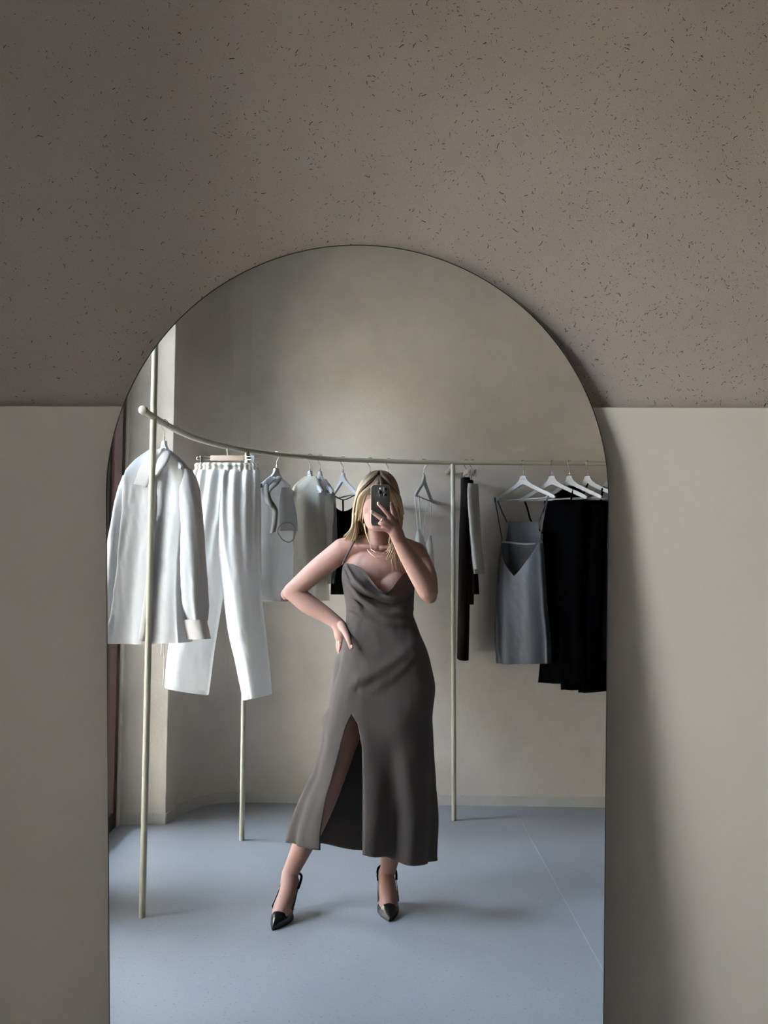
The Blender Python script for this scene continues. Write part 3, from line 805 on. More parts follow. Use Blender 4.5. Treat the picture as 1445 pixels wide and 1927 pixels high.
# 8 white camisole
RB = (0.2253, -1.6285, 1.955)
add_hanger(RB[0], RB[1], R_(-74), 'white hanger turned nearly edge-on holding the white camisole')
g = empty('camisole', (0.2184, -1.56, 1.3362)); tag(g, 'white strappy camisole with triangular cups beside her raised arm', 'camisole')
cloth2('cup', [((0.184, -1.48, 1.5649), (0.1936, -1.5, 1.5659), 0.003), ((0.1736, -1.48, 1.5185), (0.2137, -1.5, 1.5192), 0.02), ((0.1646, -1.48, 1.4548), (0.2337, -1.5, 1.4551), 0.03), ((0.1627, -1.48, 1.3738), (0.2564, -1.5, 1.3738), 0.035), ((0.1682, -1.48, 1.3219), (0.2677, -1.5, 1.3216), 0.036)], 'camisole_white', g, seg=40, folds=[(4, .001, .004, 0, .3)])
cloth2('cup', [((0.2575, -1.66, 1.5407), (0.2677, -1.68, 1.5415), 0.003), ((0.2451, -1.66, 1.4895), (0.2719, -1.68, 1.49), 0.02), ((0.2357, -1.66, 1.4263), (0.2775, -1.68, 1.4266), 0.026), ((0.2323, -1.66, 1.3632), (0.2816, -1.68, 1.3632), 0.03)], 'camisole_white', g, seg=40, folds=[(4, .001, .004, 0, .3)])
for P in ([(0.1675, -1.44, 1.7477), (0.1747, -1.45, 1.6674), (0.1869, -1.48, 1.5591)], [(0.1904, -1.47, 1.7504), (0.1961, -1.48, 1.655), (0.2037, -1.5, 1.5513)]):
    strap('strap', P, .0035, 'camisole_white', g)
for P in ([(0.2571, -1.8, 1.74), (0.2411, -1.74, 1.658), (0.2244, -1.66, 1.5558)], [(0.2763, -1.81, 1.7408), (0.2729, -1.76, 1.6438), (0.2641, -1.67, 1.5351)]):
    strap('strap', P, .0022, 'camisole_white', g)

# 9 dark trousers, 10 ivory shorts, both edge-on
RB = (0.4682, -1.6468, 1.955)
clip_hanger(RB[0], RB[1], R_(84), 'clip hanger holding the dark brown trousers beside the slim rear post', half=.12, wood=.06)
g = empty('dark_trousers', (0.4421, -1.64, 0.8467)); tag(g, 'very dark brown trousers folded edge-on beside the slim rear post', 'trousers')
cloth2('trouser_leg', [((0.4384, -1.66, 1.8677), (0.4899, -1.66, 1.8676), 0.05), ((0.4375, -1.66, 1.7734), (0.495, -1.66, 1.7732), 0.08), ((0.4296, -1.66, 1.5614), (0.4899, -1.66, 1.5612), 0.1), ((0.4221, -1.66, 1.231), (0.4836, -1.66, 1.2308), 0.11), ((0.4142, -1.66, 0.8477), (0.4738, -1.66, 0.8475), 0.11)], 'brown_cloth', g, folds=[(3, .001, .004, 0, .2)])
cloth2('trouser_leg', [((0.4515, -1.64, 1.8502), (0.5058, -1.64, 1.8501), 0.04), ((0.4535, -1.64, 1.7412), (0.5077, -1.64, 1.7411), 0.06), ((0.4542, -1.64, 1.5003), (0.5112, -1.64, 1.5001), 0.08), ((0.445, -1.64, 1.1541), (0.5032, -1.64, 1.1539), 0.085)], 'brown_cloth', g, folds=[(3, .001, .004, 1, .2)])
cloth2('side_panel', [((0.4556, -1.62, 1.851), (0.5006, -1.62, 1.8509), 0.03), ((0.4605, -1.62, 1.7395), (0.5055, -1.62, 1.7394), 0.05), ((0.4702, -1.62, 1.4995), (0.518, -1.62, 1.4994), 0.06), ((0.4793, -1.62, 1.211), (0.5328, -1.62, 1.2108), 0.065)], 'brown_cloth', g, folds=[(3, .001, .003, 2, .2)])
RB = (0.5031, -1.6475, 1.955)
clip_hanger(RB[0], RB[1], R_(86), 'clip hanger holding the ivory shorts against the dark trousers', half=.10, wood=.05)
g = empty('shorts', (0.5305, -1.64, 1.3355)); tag(g, 'ivory cotton shorts hanging edge-on against the dark trousers', 'shorts')
cloth2('shorts_leg', [((0.487, -1.55, 1.8253), (0.4982, -1.53, 1.8232), 0.03), ((0.4849, -1.55, 1.763), (0.5019, -1.53, 1.7611), 0.04), ((0.4851, -1.55, 1.6297), (0.5123, -1.53, 1.6284), 0.045), ((0.4952, -1.55, 1.4676), (0.5311, -1.53, 1.4669), 0.05), ((0.5057, -1.55, 1.3501), (0.5474, -1.53, 1.35), 0.055)], 'ivory_cloth', g, seg=60, folds=[(4, .001, .004, 0, .6)])
cloth2('shorts_leg', [((0.4952, -1.6, 1.8217), (0.505, -1.58, 1.8195), 0.03), ((0.4968, -1.6, 1.6777), (0.5124, -1.58, 1.6762), 0.04), ((0.5065, -1.6, 1.469), (0.528, -1.58, 1.4684), 0.045), ((0.5169, -1.6, 1.3236), (0.5413, -1.58, 1.3236), 0.045)], 'ivory_cloth', g, seg=60, folds=[(4, .001, .004, 1, .6)])

# 11 slate slip dress
RB = (0.7935, -1.6553, 1.955)
add_hanger(RB[0], RB[1], R_(44), 'white printed hanger carrying the slate grey slip dress')
g = empty('slip_dress', (0.7776, -1.64, 0.8312)); tag(g, 'slate grey satin slip dress with a deep V back and thin straps', 'dress')
def vback(th):
    s, c = math.sin(th), math.cos(th)
    if s >= 0:
        return 0.155 + 0.235 * max(0, 1 - abs(c + .06) / .93) ** 0.85
    return 0.0 if abs(c) < .80 else 0.155 * sm(abs(c), .80, .98)
cloth2('dress_body', [((0.6926, -1.7, 1.6236), (0.8567, -1.52, 1.6122), 0.012), ((0.6855, -1.7, 1.5474), (0.8584, -1.52, 1.5389), 0.03), ((0.6757, -1.7, 1.4897), (0.8721, -1.52, 1.4833), 0.045), ((0.6589, -1.7, 1.3654), (0.879, -1.52, 1.3637), 0.06), ((0.644, -1.7, 1.1392), (0.8899, -1.52, 1.146), 0.07), ((0.6418, -1.7, 0.9594), (0.9045, -1.52, 0.9729), 0.08), ((0.6491, -1.7, 0.8221), (0.9066, -1.52, 0.8409), 0.085)], 'slate_satin', g, seg=140, nrow=60, folds=[(4, .001, .016, .9, .2), (7, .0005, .009, .2, .5)], seed=.7, top=vback)
strap('back_tie', [(0.6674, -1.62, 1.502), (0.7164, -1.57, 1.4957), (0.7816, -1.52, 1.4864), (0.8357, -1.48, 1.4907)], .006, 'slate_satin', g)
strap('strap', [(0.6429, -1.76, 1.7667), (0.656, -1.74, 1.6723), (0.6717, -1.66, 1.5065)], .0035, 'slate_satin', g)
strap('strap', [(0.6612, -1.76, 1.7449), (0.6852, -1.75, 1.6791), (0.7077, -1.72, 1.6187)], .0035, 'slate_satin', g)
strap('strap', [(0.9034, -1.5, 1.7543), (0.8844, -1.52, 1.6944), (0.8649, -1.58, 1.6129)], .0035, 'slate_satin', g)
strap('strap', [(0.8966, -1.49, 1.7271), (0.8727, -1.48, 1.633), (0.8474, -1.48, 1.4994)], .0038, 'slate_satin', g)

# 12 to 15 black garments
RB = (0.9578, -1.6584, 1.955)
add_hanger(RB[0], RB[1], R_(36), 'white hanger carrying the black strappy dress beside the slate slip dress', prt=False)
g = empty('black_dress', (1.0087, -1.66, 0.7253)); tag(g, 'long black strappy dress directly beside the slate slip dress', 'dress')
cloth2('dress_body', [((0.9237, -1.72, 1.7439), (1.0999, -1.56, 1.7297), 0.015), ((0.9215, -1.72, 1.6089), (1.1062, -1.56, 1.5992), 0.05), ((0.9229, -1.72, 1.3193), (1.1065, -1.56, 1.3193), 0.07), ((0.924, -1.72, 1.0172), (1.1037, -1.56, 1.0274), 0.08), ((0.9021, -1.72, 0.7924), (1.111, -1.56, 0.8101), 0.09), ((0.8918, -1.72, 0.7149), (1.1183, -1.56, 0.7351), 0.095)], 'black_cloth', g, folds=[(5, .002, .014, 0, .3), (9, .0, .006, .8, .4)], seed=.2)
strap('strap', [(0.8121, -1.765, 1.7636), (0.832, -1.76, 1.7042), (0.8567, -1.75, 1.6201), (0.9266, -1.72, 1.5477)], .005, 'black_cloth', g)
strap('strap', [(1.0614, -1.58, 1.8032), (1.0518, -1.58, 1.7644), (1.0421, -1.58, 1.7226)], .005, 'black_cloth', g)
RB = (1.0583, -1.6603, 1.955)
add_hanger(RB[0], RB[1], R_(48), 'white hanger mostly covered by the sleeveless black top dress', prt=False)
g = empty('black_dress', (1.0811, -1.72, 0.6787)); tag(g, 'black high-shouldered dress second from the slate slip dress', 'dress')
cloth2('dress_body', [((1.0443, -1.76, 1.834), (1.1012, -1.66, 1.8234), 0.012), ((1.0002, -1.76, 1.7875), (1.1367, -1.66, 1.7777), 0.03), ((0.9807, -1.76, 1.7348), (1.1538, -1.66, 1.726), 0.05), ((0.9859, -1.76, 1.319), (1.1577, -1.66, 1.3189), 0.06), ((1.0162, -1.76, 0.9537), (1.1564, -1.66, 0.9612), 0.07), ((1.0294, -1.76, 0.6703), (1.1567, -1.66, 0.6838), 0.08)], 'black_cloth', g, folds=[(5, .002, .012, 1, .3)], seed=1.2)
RB = (1.162, -1.6623, 1.955)
add_hanger(RB[0], RB[1], R_(44), 'white hanger carrying the longest black dress near the mirror edge', prt=False)
g = empty('black_dress', (1.1802, -1.66, 0.669)); tag(g, 'longest black dress, its flared hem hanging lowest of all', 'dress')
cloth2('dress_body', [((1.1347, -1.68, 1.743), (1.2415, -1.58, 1.734), 0.02), ((1.1381, -1.68, 1.6061), (1.2386, -1.58, 1.6), 0.05), ((1.1385, -1.68, 1.3189), (1.2148, -1.58, 1.319), 0.06), ((1.1313, -1.68, 0.9597), (1.1955, -1.58, 0.9675), 0.07), ((1.1399, -1.68, 0.7875), (1.2007, -1.58, 0.7989), 0.085), ((1.1404, -1.68, 0.6663), (1.2098, -1.58, 0.6803), 0.1)], 'black_cloth', g, folds=[(5, .002, .012, 2, .3)], seed=.6)
strap('strap', [(1.1572, -1.64, 1.8363), (1.1382, -1.64, 1.794), (1.1189, -1.64, 1.7305)], .005, 'black_cloth', g)
RB = (1.2993, -1.6649, 1.955)
add_hanger(RB[0], RB[1], R_(44), 'white hanger at the cut-off end of the row by the mirror edge', prt=False)
g = empty('knotted_garment', (1.3032, -1.66, 0.8455)); tag(g, 'black knotted-strap garment cut off by the right mirror edge', 'top')
cloth2('top_body', [((1.2266, -1.66, 1.735), (1.3426, -1.54, 1.7244), 0.02), ((1.2299, -1.66, 1.6047), (1.3455, -1.54, 1.5974), 0.05), ((1.2238, -1.66, 1.3187), (1.3506, -1.54, 1.3188), 0.06), ((1.2167, -1.66, 0.8457), (1.3513, -1.54, 0.8578), 0.075)], 'black_cloth', g, folds=[(5, .002, .010, 2, .3)], seed=.1)
mb = MB(); mb.ball((1.2333, -1.6, 1.7988), (.014, .012, .018), 14, 8); mb.build('knot', 'black_cloth', g)
strap('strap', [(1.2333, -1.6, 1.7988), (1.2236, -1.6, 1.7658), (1.2219, -1.62, 1.7195)], .006, 'black_cloth', g)


# ---------------------------------------------------------------- the person taking the picture
person = empty('person', (-.05, -.33, 0))
tag(person, 'blonde person in a taupe slip dress photographing herself, one hand on hip', 'person')

# --- body: one continuous surface grown from tapered limbs and rings, fused by a voxel remesh
bd = MB()
def limb(pts, rad, n=None, seg=20):
    n = n or 6 * len(pts)
    S = spline([tuple(p) + (r,) for p, r in zip(pts, rad)], n)
    bd.tube([tuple(s[:3]) for s in S], [max(.002, s[3]) for s in S], seg)
    bd.ball(S[0][:3], S[0][3], 16, 10); bd.ball(S[-1][:3], S[-1][3], 16, 10)
def rings(rows, n=40, seg=40):
    S = spline(rows, n)
    P = [[(s[0] + s[3] * math.cos(2 * PI * j / seg), s[1] + s[4] * math.sin(2 * PI * j / seg), s[2]) for j in range(seg)] for s in S]
    k = len(bd.v)
    bd.grid(P, closed=True)
    bd.f.append(tuple(k + j for j in range(seg))[::-1]); bd.f.append(tuple(k + (n - 1) * seg + j for j in range(seg)))
# torso: x, y, z, half width, half depth
rings([(.003, -.335, .74, .150, .100), (.002, -.335, .84, .162, .110), (.000, -.33, .93, .158, .110), (-.006, -.322, 1.02, .140, .098), (-.012, -.315, 1.10, .124, .088), (-.016, -.312, 1.18, .121, .086), (-.020, -.312, 1.26, .128, .092), (-.022, -.312, 1.33, .134, .094), (-.022, -.312, 1.385, .130, .082), (-.022, -.312, 1.425, .105, .062), (-.022, -.305, 1.452, .062, .050)])
# chest
bd.ball((-.076, -.268, 1.285), (.074, .064, .084), 24, 16); bd.ball((.034, -.268, 1.285), (.074, .064, .084), 24, 16)
bd.ball((-.022, -.262, 1.345), (.115, .055, .075), 24, 16)
# collar bones and shoulder slope
limb([(-.045, -.290, 1.448), (-.10, -.290, 1.440), SHL0 := (-.168, -.300, 1.423)], [.040, .042, .046])
limb([(.000, -.290, 1.448), (.055, -.290, 1.438), (.128, -.290, 1.408)], [.040, .042, .046])
limb([(-.030, -.238, 1.428), (-.09, -.246, 1.436), (-.15, -.275, 1.440)], [.008, .009, .009])
limb([(-.010, -.238, 1.428), (.05, -.246, 1.432), (.11, -.27, 1.424)], [.008, .009, .009])
# neck
rings([(-.023, -.290, 1.42, .050, .050), (-.024, -.277, 1.46, .043, .046), (-.025, -.265, 1.50, .041, .046), (-.026, -.258, 1.55, .044, .050)], n=14, seg=28)
# head
HC = Vector((-.027, -.246, 1.610))
bd.ball(HC, (.071, .090, .104), 32, 24)
rings([(-.027, -.178, 1.492, .016, .014), (-.027, -.190, 1.502, .034, .034), (-.027, -.205, 1.525, .048, .054), (-.027, -.215, 1.560, .058, .066), (-.027, -.225, 1.600, .066, .076), (-.027, -.235, 1.640, .066, .080)], n=22, seg=32)
limb([(-.027, -.1530, 1.612), (-.027, -.1460, 1.590), (-.027, -.1410, 1.574)], [.007, .009, .0105])        # nose
bd.ball((-.037, -.150, 1.571), .007, 12, 8); bd.ball((-.017, -.150, 1.571), .007, 12, 8)
limb([(-.060, -.166, 1.627), (-.027, -.158, 1.630), (.006, -.166, 1.627)], [.010, .011, .010])                # brow ridge
bd.ball((-.064, -.180, 1.575), (.018, .018, .020), 14, 10); bd.ball((.010, -.180, 1.575), (.018, .018, .020), 14, 10)  # cheeks
limb([(-.040, -.1585, 1.542), (-.027, -.155, 1.544), (-.014, -.1585, 1.542)], [.006, .008, .006])
for sx in (-1, 1):                                                                                           # ears
    ex = HC.x + sx * .0735
    limb([(ex, -.245, 1.560), (ex + sx * .006, -.255, 1.575), (ex + sx * .010, -.268, 1.600), (ex + sx * .009, -.262, 1.618), (ex + sx * .004, -.246, 1.616)], [.006, .005, .006, .006, .005], n=22, seg=10)
    bd.ball((ex, -.254, 1.592), (.005, .013, .024), 12, 8)
TRUNK = (len(bd.v), len(bd.f))
# her left arm (hand on hip)
limb([(-.172, -.302, 1.418), (-0.2642, -0.325, 1.3456), (-0.373, -0.36, 1.2529)], [.047, .0445, .037], n=22)
limb([(-0.373, -0.36, 1.2529), (-0.3041, -0.345, 1.2016), (-0.2357, -0.325, 1.1617), (-0.1895, -0.305, 1.1309)], [.0375, .040, .032, .0265], n=22)
bd.ball((-0.3964, -0.375, 1.2418), .026, 16, 10)
limb([(-0.1895, -0.305, 1.1309), (-0.1744, -0.3, 1.1121), (-0.1657, -0.298, 1.087)], [.027, .029, .029], n=10)
limb([(-0.1829, -0.3, 1.1143), (-0.1724, -0.305, 1.0738)], [.022, .024], n=8)
# thumb in front, four fingers round the side of the waist
limb([(-0.1667, -0.275, 1.1243), (-0.1506, -0.245, 1.0971), (-0.1367, -0.214, 1.0706), (-0.1259, -0.203, 1.0408)], [.016, .0135, .0105, .0085], n=16, seg=14)
limb([(-0.1653, -0.29, 1.0834), (-0.1696, -0.292, 1.0517), (-0.1745, -0.305, 1.0275), (-0.1777, -0.325, 1.0087)], [.0125, .0105, .009, .0070], n=16, seg=14)
limb([(-0.1728, -0.312, 1.0775), (-0.1784, -0.318, 1.0453), (-0.1827, -0.338, 1.0223), (-0.1818, -0.362, 1.0072)], [.0125, .0105, .009, .0070], n=16, seg=14)
limb([(-0.178, -0.33, 1.0761), (-0.184, -0.342, 1.0475), (-0.1862, -0.364, 1.0263), (-0.1832, -0.388, 1.0155)], [.012, .010, .009, .0070], n=16, seg=14)
limb([(-0.181, -0.345, 1.0792), (-0.1862, -0.362, 1.0544), (-0.1862, -0.382, 1.0398), (-0.1839, -0.4, 1.0339)], [.011, .009, .008, .0065], n=16, seg=14)
# her right arm (raised, holding the phone)
limb([(.130, -.292, 1.402), (0.1599, -0.2, 1.3215), (0.1674, -0.115, 1.2616)], [.047, .045, .039], n=22)
limb([(0.1674, -0.115, 1.2616), (0.1351, -0.105, 1.324), (0.0867, -0.085, 1.404), (0.0565, -0.068, 1.4534)], [.0385, .0405, .034, .0265], n=24)
bd.ball((0.1757, -0.122, 1.2413), .027, 16, 10)
limb([(0.0565, -0.068, 1.4534), (0.0464, -0.05, 1.4785), (0.0364, -0.04, 1.5018)], [.0265, .027, .026], n=10)
limb([(0.0465, -0.055, 1.4788), (0.0246, -0.042, 1.496)], [.024, .021], n=8)
# fingers against the back of the phone
limb([(0.0403, -0.03, 1.5092), (0.0264, -0.01, 1.5336), (0.003, -0.003, 1.5606), (-0.0205, -0.0035, 1.5843)], [.0125, .0105, .0092, .0070], n=18, seg=14)
limb([(0.0304, -0.028, 1.4992), (0.0107, -0.01, 1.516), (-0.0167, -0.004, 1.5353), (-0.044, -0.0045, 1.553)], [.0125, .0105, .0092, .0072], n=18, seg=14)
limb([(0.0245, -0.03, 1.4934), (0.0087, -0.016, 1.5026), (-0.005, -0.01, 1.5082), (-0.0168, -0.011, 1.5122)], [.012, .010, .0085, .0068], n=16, seg=14)
limb([(0.0265, -0.04, 1.486), (0.0048, -0.03, 1.4915), (-0.0188, -0.026, 1.4943), (-0.0405, -0.027, 1.4974)], [.012, .0095, .0082, .0066], n=18, seg=14)
limb([(0.0505, -0.055, 1.4947), (0.0425, -0.046, 1.5279), (0.0347, -0.04, 1.5613), (0.0268, -0.037, 1.5869)], [.016, .0125, .0105, .0085], n=16, seg=14)
LEG0 = (len(bd.v), len(bd.f))
# legs
limb([(-0.1096, -0.335, 0.9524), (-0.145, -0.315, 0.7557), (-0.1756, -0.295, 0.6351), (-0.2, -0.285, 0.5388)], [.088, .076, .063, .053], n=26, seg=24)
limb([(-0.2, -0.285, 0.5388), (-0.2388, -0.305, 0.4374), (-0.2821, -0.325, 0.3333), (-0.3313, -0.338, 0.2226), (-0.369, -0.34, 0.14)], [.053, .0535, .0505, .040, .0315], n=30, seg=24)
limb([(0.0723, -0.335, 0.952), (0.0712, -0.325, 0.7534), (0.0663, -0.33, 0.5439)], [.088, .072, .054], n=22, seg=24)
limb([(0.0663, -0.33, 0.5439), (0.0558, -0.37, 0.3879), (0.0407, -0.395, 0.2551), (0.0233, -0.405, 0.1515), (0.0103, -0.405, 0.1014)], [.054, .0555, .046, .034, .0315], n=30, seg=24)
# feet standing in the shoes: axis from toe to heel, arched over the raised heel
FEET = [(Vector((-.411, -.154, 0)), Vector((.053, -.189, 0)).normalized()), (Vector((.026, -.231, 0)), Vector((-.012, -.2, 0)).normalized())]
for (T0, D), ank in zip(FEET, ((-0.369, -0.34, 0.14), (0.0103, -0.405, 0.1014))):
    nrm = Vector((-D.y, D.x, 0))
    def fp(s_, z, k=0): q = T0 + D * s_ + nrm * k; return (q.x, q.y, z)
    limb([ank, fp(.150, .092), fp(.112, .058), fp(.078, .034)], [.033, .034, .034, .028], n=20)
    limb([fp(.150, .085, .012), fp(.105, .048, .018), fp(.072, .028, .016)], [.022, .022, .018], n=14)
    limb([fp(.150, .085, -.012), fp(.105, .048, -.018), fp(.072, .028, -.016)], [.022, .022, .018], n=14)
    limb([ank, fp(.186, .112), fp(.196, .098)], [.030, .030, .026], n=12)
    limb([fp(.078, .028), fp(.045, .020)], [.024, .012], n=8)

me = bpy.data.meshes.new('body')
off = Vector(person.location)
me.from_pydata([tuple(Vector(v) - off) for v in bd.v], [], bd.f)
bm = bmesh.new(); bm.from_mesh(me); bmesh.ops.recalc_face_normals(bm, faces=bm.faces); bm.to_mesh(me); bm.free()
body = bpy.data.objects.new('body', me)
link(body, person)
r = body.modifiers.new('fuse', 'REMESH'); r.mode = 'VOXEL'; r.voxel_size = 0.0034; r.use_smooth_shade = True
s_ = body.modifiers.new('soften', 'SMOOTH'); s_.factor = 0.5; s_.iterations = 5
dg = bpy.context.evaluated_depsgraph_get()
dg.update()
me2 = bpy.data.meshes.new_from_object(body.evaluated_get(dg))
body.modifiers.clear()
body.data = me2
me2.materials.clear(); me2.materials.append(M['skin'])
me2.polygons.foreach_set('use_smooth', [True] * len(me2.polygons))
body['label'] = 'fair skin'

# face details
for sx in (-1, 1):
    c = (HC.x + sx * .031, -.1715, 1.613)
    mb = MB(); mb.ball(c, (.0125, .0085, .0075), 18, 12); e = mb.build('eye', 'eye', person)
    mb = MB(); mb.ball((c[0], c[1] + .0068, c[2]), (.0052, .0022, .0052), 14, 8); mb.build('iris', 'iris', e)
    mb = MB(); mb.ball((c[0], c[1] - .0005, c[2] + .0042), (.0138, .0098, .0058), 18, 12); mb.build('eyelid', 'skin', person)
    mb = MB(); mb.tube([tuple(p) for p in spline([(c[0] - sx * .014, -.1555, 1.629), (c[0], -.1540, 1.634), (c[0] + sx * .018, -.1640, 1.629)], 10)], [.002, .0025, .003, .003, .003, .003, .0027, .0023, .002, .001], 8); mb.build('eyebrow', 'brow', person)
mb = MB(); mb.tube([tuple(p) for p in spline([(-.050, -.1560, 1.541), (-.027, -.1465, 1.545), (-.004, -.1560, 1.541)], 14)], [.001, .0025, .0035, .004, .0044, .0046, .0046, .0046, .0046, .0044, .004, .0035, .0025, .001], 10); mb.build('lips', 'lip', person)
for c in ((-0.1236, -0.196, 1.0466), (-0.0214, 0.0025, 1.5848), (-0.0449, 0.0015, 1.5536)):
    mb = MB(); mb.ball(c, (.0050, .0022, .0068), 12, 8); mb.build('fingernail', 'nail', person)

# --- necklaces and ring
for pts, r_, n_ in (([(-0.0738, -0.285, 1.462), (-0.069, -0.258, 1.4441), (-0.0539, -0.238, 1.4266), (-0.0349, -0.2255, 1.4136), (-0.014, -0.2225, 1.4052), (0.009, -0.225, 1.4156), (0.026, -0.245, 1.435), (0.0305, -0.27, 1.4569)], .0011, 0), ([(-0.0782, -0.29, 1.4622), (-0.0732, -0.258, 1.4399), (-0.0622, -0.234, 1.416), (-0.0411, -0.216, 1.3968), (-0.014, -0.2115, 1.3841), (0.0173, -0.222, 1.4051), (0.0345, -0.25, 1.4393), (0.037, -0.28, 1.4594)], .0008, 1)):
    mb = MB(); mb.tube([tuple(p) for p in spline(pts, 50)], r_, 6); nk = mb.build('necklace', 'gold', person)
    if n_ == 0:
        S = spline(pts, 50)
        mb = MB()
        for k in range(14, 36, 3): mb.ball(S[k] + np.array((0, .0012, -.0012)), .0024, 8, 6)
        mb.build('necklace_beads', 'gold', nk)
rc = Vector((-0.0069, -0.0065, 1.5285)); ra = (Vector((0.0107, -0.01, 1.516)) - Vector((-0.0167, -0.004, 1.5353))).normalized()
mb = MB(); mb.tube([tuple(rc - ra * .002), tuple(rc + ra * .002)], .0112, 20); mb.build('ring', 'steel', person)
rc = Vector((-0.1718, -0.2925, 1.0559)); ra = (Vector((-0.1653, -0.29, 1.0834)) - Vector((-0.1745, -0.305, 1.0275))).normalized()
mb = MB(); mb.tube([tuple(rc - ra * .0015), tuple(rc + ra * .0015)], .0118, 20); mb.build('ring', 'gold', person)

# --- dress
SK = [(-0.1519, 0.1201, 1.1979), (-0.1498, 0.1177, 1.1596), (-0.1519, 0.1346, 1.1214), (-0.1604, 0.1451, 1.0874), (-0.171, 0.1747, 1.0239), (-0.1816, 0.1892, 0.9606), (-0.1964, 0.2026, 0.8933), (-0.2112, 0.2, 0.8345), (-0.2322, 0.1932, 0.7592), (-0.2427, 0.1949, 0.7091), (-0.251, 0.1956, 0.6508), (-0.2808, 0.1989, 0.5223), (-0.322, 0.2014, 0.4192), (-0.35, 0.2008, 0.335), (-0.3654, 0.1973, 0.2797), (-0.3735, 0.1948, 0.2266)]
BD = [.092, .092, .094, .098, .104, .110, .116, .121, .126, .130, .134, .144, .152, .158, .163, .166]
zz = np.array([s[2] for s in SK])[::-1]
def ip(z, arr): return float(np.interp(z, zz, np.array(arr)[::-1]))
CXs = [(s[0] + s[1]) / 2 for s in SK]; As = [(s[1] - s[0]) / 2 for s in SK]
UP = [(-0.1515, 0.1197, 1.1983), (-0.1601, 0.1221, 1.2515), (-0.1687, 0.1267, 1.3048), (-0.1709, 0.1312, 1.3432), (-0.1666, 0.1228, 1.3796)]
UB = [.092, .104, .114, .114, .108]
uz = np.array([u[2] for u in UP])
def prof(z):
    if z <= SK[0][2]:
        return ip(z, CXs), ip(z, As), ip(z, BD), -.325 + .012 * sm(z, .8, 1.15)
    f = lambda arr: float(np.interp(z, uz, arr))
    return f([(u[0] + u[1]) / 2 for u in UP]), f([(u[1] - u[0]) / 2 for u in UP]), f(UB), -.313
SLITL = [(-0.1239, 0.7833), (-0.1465, 0.7352), (-0.164, 0.6652), (-0.1912, 0.5437), (-0.2143, 0.4446), (-0.2361, 0.2869)]
SLITR = [(-0.1235, 0.785), (-0.0985, 0.7489), (-0.0813, 0.6611), (-0.0776, 0.5241), (-0.0773, 0.3604), (-0.0774, 0.276)]
sl = (np.array([p[1] for p in SLITL])[::-1], np.array([p[0] for p in SLITL])[::-1])
sr = (np.array([p[1] for p in SLITR])[::-1], np.array([p[0] for p in SLITR])[::-1])
APEX = SLITL[0][1]
PW = 0.74
def phi_of(x, cx, a):
    q = max(-1, min(1, (x - cx) / a)); q = math.copysign(abs(q) ** (1 / PW), q)
    return math.acos(q)
HEM = [(0.2869, 0.2793, 0.2332, 0.2188, 0.2027, 0.1631, 0.1848, 0.2096, 0.23, 0.2848, 0.2916)][0]
NECKX = [(-0.1648, 1.3656), (-0.1462, 1.3676), (-0.1214, 1.3635), (-0.0883, 1.3489), (-0.0636, 1.3262), (-0.043, 1.2974), (-0.0224, 1.2706), (-0.0018, 1.2562), (0.0167, 1.2541), (0.0353, 1.2705), (0.0519, 1.2951), (0.0706, 1.3197), (0.0892, 1.3341), (0.1141, 1.3423)]
nx = np.array([p[0] for p in NECKX]); nz = np.array([p[1] for p in NECKX])
ZW = SK[0][2]
NU, NS_, NT = 240, 120, 110
CREASE = [[(-0.1715, 1.3885), (-0.1466, 1.3347), (-0.1135, 1.283), (-0.068, 1.2417), (-0.0164, 1.2169), (0.0353, 1.2106), (0.087, 1.2249), (0.1306, 1.268)], [(-0.172, 1.3161), (-0.1408, 1.2643), (-0.089, 1.2126), (-0.0269, 1.1733), (0.0352, 1.1567), (0.0973, 1.1606), (0.1388, 1.1811)], [(-0.1724, 1.2021), (-0.11, 1.1647), (-0.0478, 1.1357), (0.0144, 1.1191), (0.0767, 1.1189), (0.139, 1.1353)]]
CREASE += [[(-0.1303, 0.8751), (-0.0685, 0.8953), (-0.0068, 0.9256), (0.0552, 0.9723), (0.1173, 1.0273), (0.1588, 1.062)], [(-0.048, 0.8546), (0.0137, 0.8849), (0.0695, 0.9316), (0.1275, 0.9967), (0.1752, 1.0476)]]
CREASE = [(np.array([q[0] for q in c]), np.array([q[1] for q in c])) for c in CREASE]
def gauss(x, c, w): return math.exp(-((x - c) / w) ** 2)
def wrap(d):
    while d > PI: d -= 2 * PI
    while d < -PI: d += 2 * PI
    return d
def drape(x, z, si):
    # swags of the cowl: each a roll hanging over a crease that runs from side to side
    if si <= 0: return 0.0
    f = 0.0
    for (cxs, czs), amp, w in zip(CREASE, (.020, .016, .009, .008, .007), (1, 1, .9, 1.5, 1.5)):
        d = (z - float(np.interp(x, cxs, czs))) / w
        f += amp * (math.exp(-((d - .019) / .014) ** 2) - .85 * math.exp(-((d + .003) / .0075) ** 2)) * sm(x, cxs[0], cxs[0] + .03) * (1 - sm(x, cxs[-1] - .03, cxs[-1]))
    return f * sm(si, .05, .6)
